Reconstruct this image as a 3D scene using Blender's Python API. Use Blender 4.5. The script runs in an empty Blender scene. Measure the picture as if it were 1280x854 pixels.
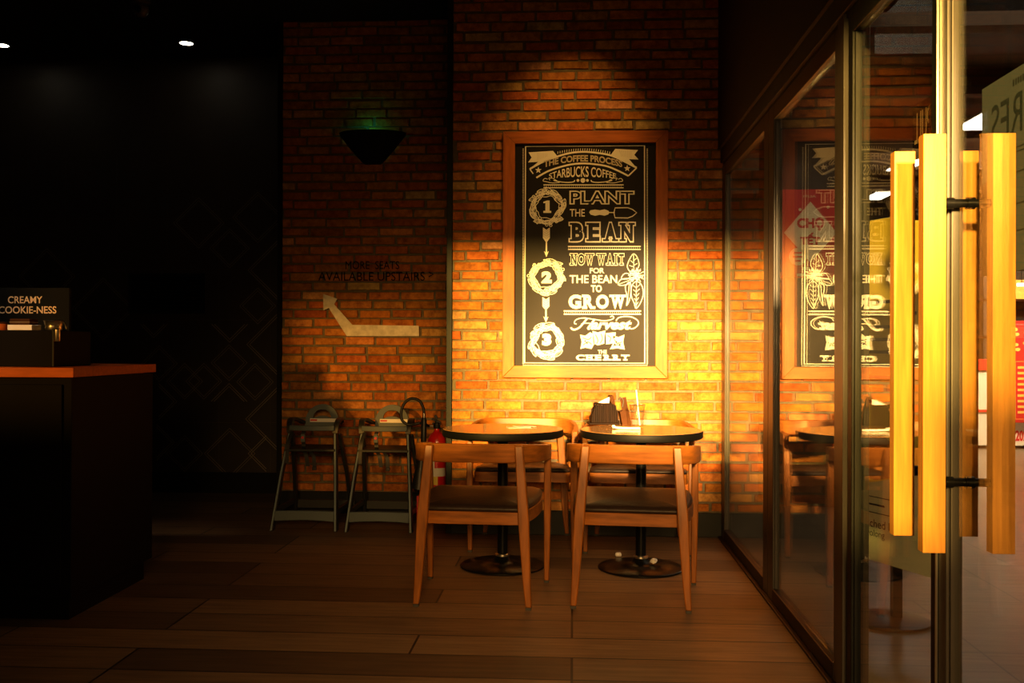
import bpy, bmesh, math, random
from mathutils import Vector, Matrix
rnd = random.Random(7)
C = bpy.context.scene.collection
SC = bpy.context.scene

# ------------------------------------------------------------------ camera
YAW, PITCH, ROLL, HCAM = math.radians(3.5), math.radians(.17), math.radians(.2), 1.2
FPX = 35 / 36 * 1280
fw = Vector((-math.sin(YAW) * math.cos(PITCH), math.cos(YAW) * math.cos(PITCH), math.sin(PITCH)))
_r = Vector((math.cos(YAW), math.sin(YAW), 0)); _u = _r.cross(fw)
CR = _r * math.cos(ROLL) + _u * math.sin(ROLL)
CU = _u * math.cos(ROLL) - _r * math.sin(ROLL)
cam = bpy.data.cameras.new('camera'); cam.lens = 35; cam.sensor_width = 36; cam.clip_start = .05
co = bpy.data.objects.new('camera', cam); C.objects.link(co)
m = Matrix((CR, CU, -fw)).transposed().to_4x4(); m.translation = (0, 0, HCAM); co.matrix_world = m
SC.camera = co
def ray(x, y): return fw + CR * ((x - 640) / FPX) - CU * ((y - 427) / FPX)
def onF(x, y, z=0):                                   # survey helpers: point of the floor / of a wall plane
    d = ray(x, y); return Vector((0, 0, HCAM)) + d * ((z - HCAM) / d.z)
def onY(x, y, Y):
    d = ray(x, y); return Vector((0, 0, HCAM)) + d * (Y / d.y)
def onX(x, y, X):
    d = ray(x, y); return Vector((0, 0, HCAM)) + d * (X / d.x)

# ------------------------------------------------------------------ world, lights, exposure
SC.view_settings.view_transform = 'Standard'; SC.view_settings.look = 'None'
SC.view_settings.gamma = 1; SC.view_settings.use_curve_mapping = False
SC.view_settings.exposure = 0.0
w = bpy.data.worlds.new('world'); SC.world = w; w.use_nodes = True
w.node_tree.nodes['Background'].inputs[0].default_value = (.9, .75, .6, 1)
w.node_tree.nodes['Background'].inputs[1].default_value = .003
def lamp(name, kind, loc, direction, energy, color, **k):
    L = bpy.data.lights.new(name, kind); L.energy = energy; L.color = color
    for a, v in k.items(): setattr(L, a, v)
    o = bpy.data.objects.new(name, L); C.objects.link(o); o.location = loc
    o.rotation_euler = Vector(direction).to_track_quat('-Z', 'Y').to_euler(); return o
DX, DZ = .25, .17
lamp('evening_sun', 'SUN', (-3, -6, 5), (DX, 1, -DZ), 17.0, (1, .56, .11), angle=math.radians(2.0))
# added spot standing in for the sun thrown back by the glass front
lamp('glass_front_bounce', 'SPOT', (.72, -2.1, 2.45), (-.045, 1, -.170), 17500, (1, .60, .21), spot_size=math.radians(12.6), spot_blend=.8, shadow_soft_size=.13)
# ceiling spot over the framed board
lamp('board_spot', 'SPOT', (.05, 5.2, 3.44), (-.07, 1.08, -1.02), 60, (1, .52, .12), spot_size=math.radians(50), spot_blend=1.0, shadow_soft_size=.03)
# warm fill lamps added behind the camera: a low part and a faint wide part
lamp('fill_low', 'AREA', (.4, -2.1, 2.0), (-.03, 1, -.27), 17, (1, .55, .17), shape='RECTANGLE', size=1.6, size_y=.9, spread=math.radians(38))
lamp('fill_wide', 'AREA', (.5, -2.2, 1.9), (-.02, 1, -.22), 4.2, (1, .46, .15), shape='RECTANGLE', size=2.4, size_y=1.6, spread=math.radians(95))
# shop lamp aimed at the counter
lamp('counter_spot', 'SPOT', (-2.75, 2.7, 3.4), (.0, 1.75, -2.2), 130, (1, .74, .48), spot_size=math.radians(24), spot_blend=.8, shadow_soft_size=.04)
lamp('mall_light', 'AREA', (3.6, 5.0, 3.5), (0, 0, -1), 75, (1, .78, .52), shape='RECTANGLE', size=3, size_y=6)
lamp('banner_fill', 'SPOT', (1.5, 5.9, 3.3), (.28, 1.6, -1.3), 45, (1, .80, .58), spot_size=math.radians(36), spot_blend=.6, shadow_soft_size=.05)  # added to brighten the red banner; no fitting of its own
lamp('stand_fill', 'SPOT', (1.10, 3.2, 3.5), (.26, 1.15, -2.7), 60, (1, .86, .66), spot_size=math.radians(40), spot_blend=.8, shadow_soft_size=.06)  # added to brighten the poster stand from the glass side
lamp('stall_light', 'AREA', (5.4, 10.6, 3.3), (0, .5, -1), 480, (1, .70, .38), shape='RECTANGLE', size=2.2, size_y=1)

# ------------------------------------------------------------------ materials
def mat(name, col, rough=.5, metal=0, spec=.5, emit=None, es=0, noise=0, nscale=8, bump=0, bscale=40, stretch=(1, 1, 1), alpha=None, coat=0):
    M = bpy.data.materials.new(name); M.use_nodes = True; N = M.node_tree; b = N.nodes['Principled BSDF']
    b.inputs['Base Color'].default_value = (*col, 1); b.inputs['Roughness'].default_value = rough
    b.inputs['Metallic'].default_value = metal; b.inputs['Specular IOR Level'].default_value = spec
    b.inputs['Coat Weight'].default_value = coat
    if emit: b.inputs['Emission Color'].default_value = (*emit, 1); b.inputs['Emission Strength'].default_value = es
    if noise or bump:
        tc = N.nodes.new('ShaderNodeTexCoord'); mp = N.nodes.new('ShaderNodeMapping'); mp.inputs['Scale'].default_value = stretch
        N.links.new(tc.outputs['Object'], mp.inputs[0])
    if noise:
        t = N.nodes.new('ShaderNodeTexNoise'); t.inputs['Scale'].default_value = nscale; t.inputs['Detail'].default_value = 5
        N.links.new(mp.outputs[0], t.inputs['Vector'])
        r = N.nodes.new('ShaderNodeValToRGB')
        r.color_ramp.elements[0].position = .3; r.color_ramp.elements[1].position = .7
        r.color_ramp.elements[0].color = (*[c * (1 - noise) for c in col], 1)
        r.color_ramp.elements[1].color = (*[min(1, c * (1 + noise * .7)) for c in col], 1)
        N.links.new(t.outputs['Fac'], r.inputs[0]); N.links.new(r.outputs[0], b.inputs['Base Color'])
    if bump:
        t2 = N.nodes.new('ShaderNodeTexNoise'); t2.inputs['Scale'].default_value = bscale; t2.inputs['Detail'].default_value = 4
        bp = N.nodes.new('ShaderNodeBump'); bp.inputs['Strength'].default_value = bump; bp.inputs['Distance'].default_value = .01
        N.links.new(mp.outputs[0], t2.inputs['Vector']); N.links.new(t2.outputs['Fac'], bp.inputs['Height']); N.links.new(bp.outputs[0], b.inputs['Normal'])
    return M
def brick_mat():
    M = mat('brick', (.4, .15, .05), .85, spec=.12, noise=.3, bump=.5, bscale=60); N = M.node_tree; b = N.nodes['Principled BSDF']
    at = N.nodes.new('ShaderNodeAttribute'); at.attribute_name = 'brick_colour'
    tc = N.nodes.new('ShaderNodeTexCoord'); t = N.nodes.new('ShaderNodeTexNoise'); t.inputs['Scale'].default_value = 22; t.inputs['Detail'].default_value = 6; t.inputs['Roughness'].default_value = .7
    r = N.nodes.new('ShaderNodeValToRGB'); r.color_ramp.elements[0].position = .33; r.color_ramp.elements[0].color = (.5, .42, .4, 1); r.color_ramp.elements[1].position = .68; r.color_ramp.elements[1].color = (1.15, 1.15, 1.15, 1)
    mx = N.nodes.new('ShaderNodeMix'); mx.data_type = 'RGBA'; mx.blend_type = 'MULTIPLY'; mx.inputs[0].default_value = 1
    N.links.new(tc.outputs['Object'], t.inputs['Vector']); N.links.new(t.outputs['Fac'], r.inputs[0])
    N.links.new(at.outputs['Color'], mx.inputs[6]); N.links.new(r.outputs[0], mx.inputs[7]); N.links.new(mx.outputs[2], b.inputs['Base Color'])
    return M
def plank_mat(name, c1, c2, pw, pl, rough, gap=(.01, .006, .003)):
    M = mat(name, c1, rough); N = M.node_tree; b = N.nodes['Principled BSDF']
    tc = N.nodes.new('ShaderNodeTexCoord')
    br = N.nodes.new('ShaderNodeTexBrick'); br.inputs['Scale'].default_value = 1; br.inputs['Brick Width'].default_value = pl; br.inputs['Row Height'].default_value = pw
    br.inputs['Mortar Size'].default_value = .0050; br.inputs['Mortar Smooth'].default_value = .1; br.offset = .37; br.offset_frequency = 3; br.squash = 1
    br.inputs['Color1'].default_value = (*c1, 1); br.inputs['Color2'].default_value = (*c2, 1); br.inputs['Mortar'].default_value = (*gap, 1); br.inputs['Bias'].default_value = 0
    mp = N.nodes.new('ShaderNodeMapping'); mp.inputs['Scale'].default_value = (1.3, 16, 1)
    t = N.nodes.new('ShaderNodeTexNoise'); t.inputs['Scale'].default_value = 2.2; t.inputs['Detail'].default_value = 8; t.inputs['Roughness'].default_value = .65
    r = N.nodes.new('ShaderNodeValToRGB'); r.color_ramp.elements[0].position = .3; r.color_ramp.elements[0].color = (.5, .47, .45, 1); r.color_ramp.elements[1].position = .72; r.color_ramp.elements[1].color = (1.25, 1.25, 1.25, 1)
    mx = N.nodes.new('ShaderNodeMix'); mx.data_type = 'RGBA'; mx.blend_type = 'MULTIPLY'; mx.inputs[0].default_value = 1
    L = N.links.new
    L(tc.outputs['Object'], br.inputs['Vector']); L(tc.outputs['Object'], mp.inputs[0]); L(mp.outputs[0], t.inputs['Vector']); L(t.outputs['Fac'], r.inputs[0])
    L(br.outputs['Color'], mx.inputs[6]); L(r.outputs[0], mx.inputs[7]); L(mx.outputs[2], b.inputs['Base Color'])
    bp = N.nodes.new('ShaderNodeBump'); bp.inputs['Strength'].default_value = .25; bp.inputs['Distance'].default_value = .004; bp.invert = True
    L(br.outputs['Fac'], bp.inputs['Height']); L(bp.outputs[0], b.inputs['Normal'])
    return M
def glass_mat(name, tint=(.93, .95, .93), refl=1.0, rough=0.0):
    M = bpy.data.materials.new(name); M.use_nodes = True; N = M.node_tree; N.nodes.remove(N.nodes['Principled BSDF'])
    out = N.nodes['Material Output']; g = N.nodes.new('ShaderNodeNewGeometry')
    io = N.nodes.new('ShaderNodeMix'); io.data_type = 'FLOAT'; io.inputs[2].default_value = 1.5; io.inputs[3].default_value = 1 / 1.5
    fr = N.nodes.new('ShaderNodeFresnel'); tr = N.nodes.new('ShaderNodeBsdfTransparent'); gl = N.nodes.new('ShaderNodeBsdfGlossy')
    mu = N.nodes.new('ShaderNodeMath'); mu.operation = 'MULTIPLY'; mu.inputs[1].default_value = refl; mu.use_clamp = True
    tr.inputs[0].default_value = (*tint, 1); gl.inputs['Roughness'].default_value = rough; gl.inputs['Color'].default_value = (1, 1, 1, 1)
    mx = N.nodes.new('ShaderNodeMixShader'); L = N.links.new
    L(g.outputs['Backfacing'], io.inputs[0]); L(io.outputs[0], fr.inputs['IOR']); L(fr.outputs[0], mu.inputs[0]); L(mu.outputs[0], mx.inputs[0])
    L(tr.outputs[0], mx.inputs[1]); L(gl.outputs[0], mx.inputs[2]); L(mx.outputs[0], out.inputs['Surface'])
    return M
M = {}
M['brick'] = brick_mat()
M['mortar'] = mat('mortar', (.135, .105, .062), .95, noise=.3, nscale=30, bump=.5, bscale=90)
M['floor'] = plank_mat('floor_planks', (.225, .132, .064), (.085, .048, .024), .255, 1.7, .5, (.004, .002, .001))
M['tile_floor'] = plank_mat('mall_tiles', (.16, .12, .080), (.135, .10, .065), .8, .8, .28, (.05, .04, .03))
M['black'] = mat('matt_black', (.005, .005, .005), .75, spec=.2)
M['ceil'] = mat('black_ceiling', (.006, .005, .005), .9)
M['darkwall'] = mat('dark_tile', (.022, .015, .010), .55, noise=.3, nscale=4)
M['linegrey'] = mat('inlay_line', (.22, .18, .13), .5)
M['joint'] = mat('tile_joint', (.045, .03, .016), .6)
M['base'] = mat('baseboard_paint', (.006, .007, .0065), .5, spec=.25)
M['trim'] = mat('corner_steel', (.011, .013, .012), .55, spec=.2)
M['frame'] = mat('bronze_frame_paint', (.042, .036, .030), .42)
M['rail'] = mat('bottom_rail_paint', (.016, .008, .005), .5, spec=.2)
M['header'] = mat('header_paint', (.010, .006, .005), .7)
M['glass'] = glass_mat('clear_glass')
M['doorglass'] = glass_mat('door_glass', (.94, .95, .94), .5)
M['dimglass'] = glass_mat('dimming_glass', (.36, .32, .28))  # tinted so the added pane dims the sun on the recessed wall
M['chairwood'] = mat('chair_wood', (.26, .082, .011), .36, noise=.38, nscale=5, stretch=(9, 9, 1.2), spec=.28)
M['railwood'] = mat('chair_rail_wood', (.26, .082, .011), .36, noise=.38, nscale=5, stretch=(1.5, 3, 12), spec=.28)
M['leather'] = mat('brown_leather', (.020, .011, .008), .45, spec=.3, noise=.3, nscale=10, bump=.15, bscale=60)
M['foot'] = mat('dark_foot_cap', (.03, .025, .02), .6)
M['pullwood'] = mat('pull_oak', (.50, .225, .035), .5, noise=.22, nscale=6, stretch=(14, 14, .9), bump=.06, bscale=30, spec=.25)
M['tabletop'] = mat('table_laminate', (.36, .17, .055), .16, noise=.25, nscale=3, stretch=(1, 8, 1))
M['gloss_black'] = mat('gloss_black', (.004, .004, .004), .30, spec=.14)
M['tableedge'] = mat('table_edge', (.0022, .0022, .0021), .55, spec=.12)
M['framewood'] = mat('poster_frame_wood', (.36, .090, .009), .45, noise=.3, nscale=5, stretch=(10, 10, 1.3), spec=.2)
M['framewoodh'] = mat('poster_frame_wood_cross', (.36, .090, .009), .45, noise=.3, nscale=5, stretch=(1.3, 10, 10), spec=.2)
M['board'] = mat('chalkboard_black', (.0085, .006, .004), .5, spec=.12)
M['chalk'] = mat('cream_paint', (.74, .70, .58), .6)
M['chalkdim'] = mat('tan_paint', (.44, .37, .24), .6)
M['arrow'] = mat('white_wall_paint', (.62, .58, .50), .8, noise=.25, nscale=25)
M['blackpaint'] = mat('black_wall_paint', (.004, .0035, .003), .8, spec=.1)
M['plastic'] = mat('grey_black_plastic', (.085, .110, .118), .55, bump=.1, bscale=120)
M['blackplastic'] = mat('black_plastic', (.012, .013, .013), .45)
M['edgeplastic'] = mat('light_grey_plastic', (.16, .21, .225), .4)  # lighter grey strip down the front of each high chair leg
M['sticker'] = mat('white_sticker', (.78, .74, .68), .5)
M['red'] = mat('extinguisher_red', (.62, .012, .009), .28, coat=.4)
M['redstand'] = mat('stand_red', (.50, .012, .012), .45)
M['redtext'] = mat('red_print', (.62, .02, .012), .5)
M['yellowlab'] = mat('yellow_label', (.75, .55, .06), .5)
M['rubber'] = mat('black_rubber', (.009, .009, .009), .5)
M['steel'] = mat('brushed_steel', (.62, .58, .50), .28, metal=1)
M['counterwood'] = mat('counter_top_wood', (.46, .10, .014), .5, spec=.15, noise=.2, nscale=6, stretch=(1.5, 9, 9))
M['counterblack'] = mat('counter_black', (.004, .0035, .0035), .6, spec=.05)
M['white'] = mat('white_paper', (.82, .78, .72), .7)
M['cardbrown'] = mat('brown_card', (.050, .016, .004), .7, spec=.1, noise=.25, nscale=12)
M['caddy'] = mat('dark_stained_wood', (.010, .0035, .0015), .6, spec=.08, noise=.5, nscale=6, stretch=(12, 12, 1))
M['cupclear'] = glass_mat('clear_plastic', (.93, .93, .92), 1.2, .02)
M['straw'] = mat('white_straw', (.85, .82, .74), .45)
M['lampglow'] = mat('lamp_glow', (1, .9, .7), .5, emit=(1, .86, .62), es=14)
M['panelglow'] = mat('panel_glow', (1, 1, 1), .5, emit=(1, .93, .82), es=6)
M['greenglow'] = mat('green_glow', (.1, .9, .6), .5, emit=(.05, .9, .55), es=.8)
M['signblack'] = mat('sign_black', (.0025, .003, .003), .7, spec=.1)
M['tan'] = mat('tan_lettering', (.72, .52, .32), .6)
M['camera'] = mat('camera_shell', (.10, .08, .065), .4)
M['mallwood'] = mat('mall_ceiling_wood', (.06, .028, .010), .7, noise=.35, nscale=3, stretch=(1, 9, 1))
M['mallwall'] = mat('mall_wall', (.055, .035, .022), .8, noise=.2)
M['posterred'] = mat('poster_red', (.55, .018, .012), .5)
M['postercream'] = mat('poster_cream', (.80, .62, .36), .5)
M['posterteal'] = mat('poster_back_grey', (.135, .165, .19), .7, spec=.1)
M['postertealdark'] = mat('poster_print_dark', (.030, .045, .045), .6)  # dark print of the notice itself
M['standyellow'] = mat('standee_yellow', (.85, .66, .09), .45)
M['standgreen'] = mat('standee_sage', (.72, .74, .50), .5)
M['standbrown'] = mat('standee_brown', (.45, .20, .06), .5)
M['gold'] = mat('gold_print', (.85, .50, .10), .45)
M['stallwhite'] = mat('stall_white', (.80, .72, .60), .5)

# ------------------------------------------------------------------ mesh builder
def catmull(P, n=6, closed=False):
    P = [Vector(p) for p in P]; out = []; k = len(P)
    for i in range(k if closed else k - 1):
        if closed: a, b, c, d = P[i - 1], P[i], P[(i + 1) % k], P[(i + 2) % k]
        else: a, b, c, d = P[max(i - 1, 0)], P[i], P[i + 1], P[min(i + 2, k - 1)]
        for j in range(n):
            t = j / n
            out.append(.5 * ((2 * b) + (c - a) * t + (2 * a - 5 * b + 4 * c - d) * t * t + (3 * b - a - 3 * c + d) * t ** 3))
    if not closed: out.append(P[-1])
    return out
class MB:
    def __init__(s): s.bm = bmesh.new(); s.mi = 0
    def v(s, p): return s.bm.verts.new(p)
    def f(s, vs):
        try: fc = s.bm.faces.new(vs); fc.material_index = s.mi; return fc
        except ValueError: return None
    def box(s, x0, x1, y0, y1, z0, z1, rot=None, pivot=None):
        P = [Vector((x, y, z)) for z in (z0, z1) for y in (y0, y1) for x in (x0, x1)]
        if rot:
            pv = Vector(pivot) if pivot else Vector(((x0 + x1) / 2, (y0 + y1) / 2, (z0 + z1) / 2))
            P = [rot @ (p - pv) + pv for p in P]
        V = [s.v(p) for p in P]
        for q in ((0, 2, 3, 1), (4, 5, 7, 6), (0, 1, 5, 4), (2, 6, 7, 3), (0, 4, 6, 2), (1, 3, 7, 5)): s.f([V[i] for i in q])
        return s
    def loft(s, rings, closed=False, cap=True):
        R = [[s.v(p) for p in r] for r in rings]; n = len(R[0]); k = len(R)
        for i in range(k if closed else k - 1):
            A, B = R[i], R[(i + 1) % k]
            for j in range(n): s.f([A[j], A[(j + 1) % n], B[(j + 1) % n], B[j]])
        if cap and not closed: s.f(R[0][::-1]); s.f(R[-1])
        return s
    def bar(s, secs):                                  # rectangular section: (x, y, z, width x, depth y)
        return s.loft([[(x - a / 2, y - b / 2, z), (x + a / 2, y - b / 2, z), (x + a / 2, y + b / 2, z), (x - a / 2, y + b / 2, z)] for x, y, z, a, b in secs])
    def tube(s, P, r, n=10, closed=False):
        P = [Vector(p) for p in P]; k = len(P); rings = []; up = None
        for i, p in enumerate(P):
            t = (P[(i + 1) % k] - P[i - 1]) if closed else (P[min(i + 1, k - 1)] - P[max(i - 1, 0)])
            t.normalize()
            if up is None:
                up = Vector((0, 0, 1)) if abs(t.z) < .9 else Vector((1, 0, 0))
            a = t.cross(up); a.normalize(); b = a.cross(t); up = b
            rr = r[i] if isinstance(r, (list, tuple)) else r
            rings.append([p + (a * math.cos(2 * math.pi * j / n) + b * math.sin(2 * math.pi * j / n)) * rr for j in range(n)])
        return s.loft(rings, closed=closed)
    def ribbon(s, P, wd, th, wdir):                    # flat strap along a path; wdir = direction of its width
        wv = Vector(wdir).normalized(); P = [Vector(p) for p in P]; rings = []
        for i, p in enumerate(P):
            t = (P[min(i + 1, len(P) - 1)] - P[max(i - 1, 0)]).normalized(); nn = t.cross(wv).normalized()
            rings.append([p + wv * wd / 2 + nn * th / 2, p - wv * wd / 2 + nn * th / 2, p - wv * wd / 2 - nn * th / 2, p + wv * wd / 2 - nn * th / 2])
        return s.loft(rings)
    def lathe(s, prof, n=32, c=(0, 0, 0), ax='z'):
        c = Vector(c); rings = []
        for r, h in prof:
            ring = []
            for j in range(n):
                a = 2 * math.pi * j / n
                q = Vector((r * math.cos(a), r * math.sin(a), h))
                if ax == 'y': q = Vector((q.x, q.z, q.y))
                if ax == 'x': q = Vector((q.z, q.x, q.y))
                ring.append(c + q)
            rings.append(ring)
        return s.loft(rings)
    def prism(s, pts, fn, d0, d1):                     # pts 2d -> fn(u, v, d)
        A = [s.v(fn(u, v, d0)) for u, v in pts]; B = [s.v(fn(u, v, d1)) for u, v in pts]; n = len(pts)
        s.f(A[::-1]); s.f(B)
        for i in range(n): s.f([A[i], A[(i + 1) % n], B[(i + 1) % n], B[i]])
        return s
    def build(s, name, mats, parent=None, bevel=0, smooth=40, seg=2, fix=True, world=False):
        if fix: bmesh.ops.recalc_face_normals(s.bm, faces=s.bm.faces)
        me = bpy.data.meshes.new(name); s.bm.to_mesh(me); s.bm.free()
        for q in (mats if isinstance(mats, (list, tuple)) else [mats]): me.materials.append(q)
        if world and parent is not None:
            mi = root_matrix(parent).inverted(); me.transform(mi)
        if smooth:
            me.polygons.foreach_set('use_smooth', [True] * len(me.polygons)); me.set_sharp_from_angle(angle=math.radians(smooth))
        o = bpy.data.objects.new(name, me); C.objects.link(o)
        if parent is not None: o.parent = parent
        if bevel:
            b = o.modifiers.new('bevel', 'BEVEL'); b.width = bevel; b.segments = seg; b.limit_method = 'ANGLE'; b.angle_limit = math.radians(35)
        return o
def root_matrix(o):
    mm = Matrix.Translation(o.location) @ o.rotation_euler.to_matrix().to_4x4()
    return root_matrix(o.parent) @ mm if o.parent else mm
def thing(name, label, cat, loc=(0, 0, 0), rz=0, group=None, kind=None):
    o = bpy.data.objects.new(name, None); C.objects.link(o); o.location = loc; o.rotation_euler = (0, 0, rz); o.empty_display_size = .1
    return tag(o, label, cat, group, kind)
def tag(o, label=None, cat=None, group=None, kind=None):
    if label: o['label'] = label
    if cat: o['category'] = cat
    if group: o['group'] = group
    if kind: o['kind'] = kind
    return o
def struct(o, label, cat): return tag(o, label, cat, None, 'structure')
def copy_tree(o, parent=None, loc=None, rz=None, label=None):
    c = o.copy(); C.objects.link(c)
    if parent is not None: c.parent = parent
    if loc is not None: c.location = loc
    if rz is not None: c.rotation_euler = (0, 0, rz)
    if label: c['label'] = label
    for ch in list(o.children): copy_tree(ch, c)
    return c
def simple(name, mats, x0, x1, y0, y1, z0, z1, bevel=0):
    return MB().box(x0, x1, y0, y1, z0, z1).build(name, mats, bevel=bevel, smooth=0)

# flat artwork on a plane ------------------------------------------------
_cache = {}
def glyphs(s, offset=0, shear=0):
    k = (s, offset, shear)
    if k not in _cache:
        cu = bpy.data.curves.new('t', 'FONT'); cu.body = s; cu.size = 1; cu.offset = offset; cu.shear = shear; cu.resolution_u = 4; cu.dimensions = '2D'; cu.fill_mode = 'BOTH'
        o = bpy.data.objects.new('t', cu); me = o.to_mesh()
        V = [(v.co.x, v.co.y) for v in me.vertices]; Fc = [tuple(p.vertices) for p in me.polygons]
        o.to_mesh_clear(); bpy.data.objects.remove(o); bpy.data.curves.remove(cu); _cache[k] = (V, Fc)
    return _cache[k]
class Art:
    """drawing on a plane: fn(u, v, lift) -> 3d; u to the right, v down"""
    def __init__(s, fn): s.fn = fn; s.mb = MB(); s.lift = .001
    def poly(s, P):
        s.mb.f([s.mb.v(s.fn(u, v, s.lift)) for u, v in P]); return s
    def strip(s, P, wd, closed=False, smooth=0):
        s.lift += 8e-6
        if smooth: P = [(p.x, p.y) for p in catmull([(a, b, 0) for a, b in P], smooth, closed)]
        k = len(P); A = []; B = []
        for i in range(k):
            a = P[i - 1] if (i or closed) else P[i]; b = P[(i + 1) % k] if (i < k - 1 or closed) else P[i]
            dx, dy = b[0] - a[0], b[1] - a[1]; l = math.hypot(dx, dy) or 1; nx, ny = -dy / l * wd / 2, dx / l * wd / 2
            A.append(s.mb.v(s.fn(P[i][0] + nx, P[i][1] + ny, s.lift))); B.append(s.mb.v(s.fn(P[i][0] - nx, P[i][1] - ny, s.lift)))
        for i in range(k if closed else k - 1): s.mb.f([A[i], A[(i + 1) % k], B[(i + 1) % k], B[i]])
        return s
    def rect(s, x0, y0, x1, y1): return s.poly([(x0, y0), (x1, y0), (x1, y1), (x0, y1)])
    def disc(s, x, y, r, n=14, ry=None):
        return s.poly([(x + r * math.cos(2 * math.pi * i / n), y + (ry or r) * math.sin(2 * math.pi * i / n)) for i in range(n)])
    def text(s, t, x0, y0, x1, y1, offset=0, shear=0, warp=None, flip=False, grow=0, ref=None):
        s.lift += 8e-6
        V, Fc = glyphs(t, offset, shear); R = glyphs(t, ref if ref is not None else offset, shear)[0]
        ax, bx = min(v[0] for v in R), max(v[0] for v in R); ay, by = min(v[1] for v in R), max(v[1] for v in R)
        out = []
        for x, y in V:
            p = (x - ax) / (bx - ax); q = (y - ay) / (by - ay)
            if flip: p = 1 - p
            u, vv = x0 + (x1 - x0) * p, y1 + (y0 - y1) * q
            if warp: u, vv = warp(p, q)
            out.append(s.mb.v(s.fn(u, vv, s.lift)))
        for fc in Fc: s.mb.f([out[i] for i in fc])
        return s
    def build(s, name, m, parent): return s.mb.build(name, m, parent, smooth=0, fix=False, world=True)
SERIF = dict(B='tl bl', E='tl bl', A='bl br', N='tl tr bl', O='', W='tl tm tr', I='tm bm', T='bm', G='', R='tl bl br', C='', H='tl tr bl br', Y='tl tr bm', F='tl bl', P='tl bl')
def slab(art, word, x0, y0, x1, y1, offset, sw, sh, gap=.08, widths=None, grow=0):
    """slab serif word: bold letters plus foot and head bars; grow > 0 fattens every outline"""
    base = art.lift
    n = len(word); ws = widths or [1] * n; unit = (x1 - x0) / (sum(ws) + gap * (n - 1)); x = x0
    for ch, wd in zip(word, ws):
        L, Rr = x, x + unit * wd; x = Rr + unit * gap
        if ch == ' ': continue
        h = y1 - y0; ins = 0 if ch in 'OCG' else sw * .28
        art.text(ch, L + ins, y0, Rr - ins, y1, offset=offset + grow / h, ref=offset)
        for q in SERIF.get(ch, '').split():
            yy = (y0, y0 + sh) if q[0] == 't' else (y1 - sh, y1)
            w2 = (Rr - L)
            cx = {'l': L + sw * .5, 'r': Rr - sw * .5, 'm': (L + Rr) / 2}[q[1]]
            ww = sw; art.lift += 8e-6
            art.rect(cx - ww / 2 - grow, yy[0] - grow, cx + ww / 2 + grow, yy[1] + grow)

# ------------------------------------------------------------------ setting
YB, YA, YT, XG, ZC = 6.30, 7.00, 7.85, .92, 3.50
XL = onY(565, 500, YB).x                                # left end of the brick pier
XAL = onY(352.5, 500, YA).x                             # left end of the recessed brick wall
def brick_wall(name, x0, x1, z0, z1, Y, course, blen, seed, thick=.12):
    r = random.Random(seed); b = MB(); lay = b.bm.loops.layers.float_color.new('brick_colour')
    b.mi = 1; b.box(x0, x1, Y, Y + thick, 0, z1); b.mi = 0
    z = z0; k = 0
    while z < z1 - .02:
        hgt = min(course, z1 - z); x = x0 - (blen * (.5 if k % 2 else 0) + r.uniform(-.02, .02) + blen * .12 * (k % 3))
        while x < x1:
            L = blen * r.uniform(.92, 1.08); a, c = max(x, x0), min(x + L, x1)
            g = .0065 + r.uniform(-.001, .003)
            if c - a > .03:
                jz = r.uniform(-.003, .003); pr = .010 + r.uniform(-.003, .004)
                aa, cc = a + (g if a > x0 else 0), c - (g if c < x1 else 0); za, zb = z + g * .8 + jz, z + hgt - g * .8 + jz
                e = .003
                j = lambda: r.uniform(-.0022, .0022)
                bk = [b.v((aa, Y + .002, za)), b.v((cc, Y + .002, za)), b.v((cc, Y + .002, zb)), b.v((aa, Y + .002, zb))]
                fr = [b.v((aa + e + j(), Y - pr, za + e + j())), b.v((cc - e + j(), Y - pr + j(), za + e + j())), b.v((cc - e + j(), Y - pr, zb - e + j())), b.v((aa + e + j(), Y - pr + j(), zb - e + j()))]
                t = r.random()
                col = (.43, .140, .024) if t < .42 else (.48, .175, .034) if t < .74 else (.36, .105, .018) if t < .84 else (.51, .22, .060) if t < .95 else (.56, .32, .12)
                col = [q * r.uniform(.85, 1.15) for q in col]
                fs = [b.f([fr[0], fr[1], fr[2], fr[3]])] + [b.f([bk[i], bk[(i + 1) % 4], fr[(i + 1) % 4], fr[i]]) for i in range(4)]
                for fc in fs:
                    for lp in fc.loops: lp[lay] = (*col, 1)
            x += L
        z += course; k += 1
    return b.build(name, [M['brick'], M['mortar']], smooth=0, fix=True)
struct(simple('floor', M['floor'], -5.2, .99, -2.6, YT + .3, -.06, 0), 'dark brown wood plank floor of the cafe', 'floor')
struct(simple('ceiling', M['ceil'], -5.2, 1.0, -2.6, YT + .3, ZC, ZC + .1), 'black ceiling of the cafe', 'ceiling')
struct(brick_wall('wall_back', XL, .98, .15, ZC, YB, .0632, .235, 3), 'red brick pier with the framed black board on it', 'wall')
o = MB().box(XL, .98, YB + .12, YT, 0, ZC).build('wall_pier', M['black'], smooth=0); struct(o, 'dark core of the brick pier', 'wall')
struct(brick_wall('wall_alcove', XAL, XL, .15, ZC, YA, .0648, .235, 11), 'recessed red brick wall with black lettering and white arrow', 'wall')
o = MB().box(XAL, XL, YA + .12, YT, 0, ZC).build('wall_alcove_core', M['black'], smooth=0); struct(o, 'dark core of the recessed brick wall', 'wall')
o = MB().box(XL - .002, .93, YB - .022, YB, 0, .150).build('baseboard_back', M['base'], bevel=.003, smooth=0); struct(o, 'black baseboard under the brick pier', 'baseboard')
b = MB().box(XAL - .002, XL - .004, YA - .022, YA, 0, .150); b.box(XAL - .002, XL - .004, YA - .030, YA - .0221, 0, .085)
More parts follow.
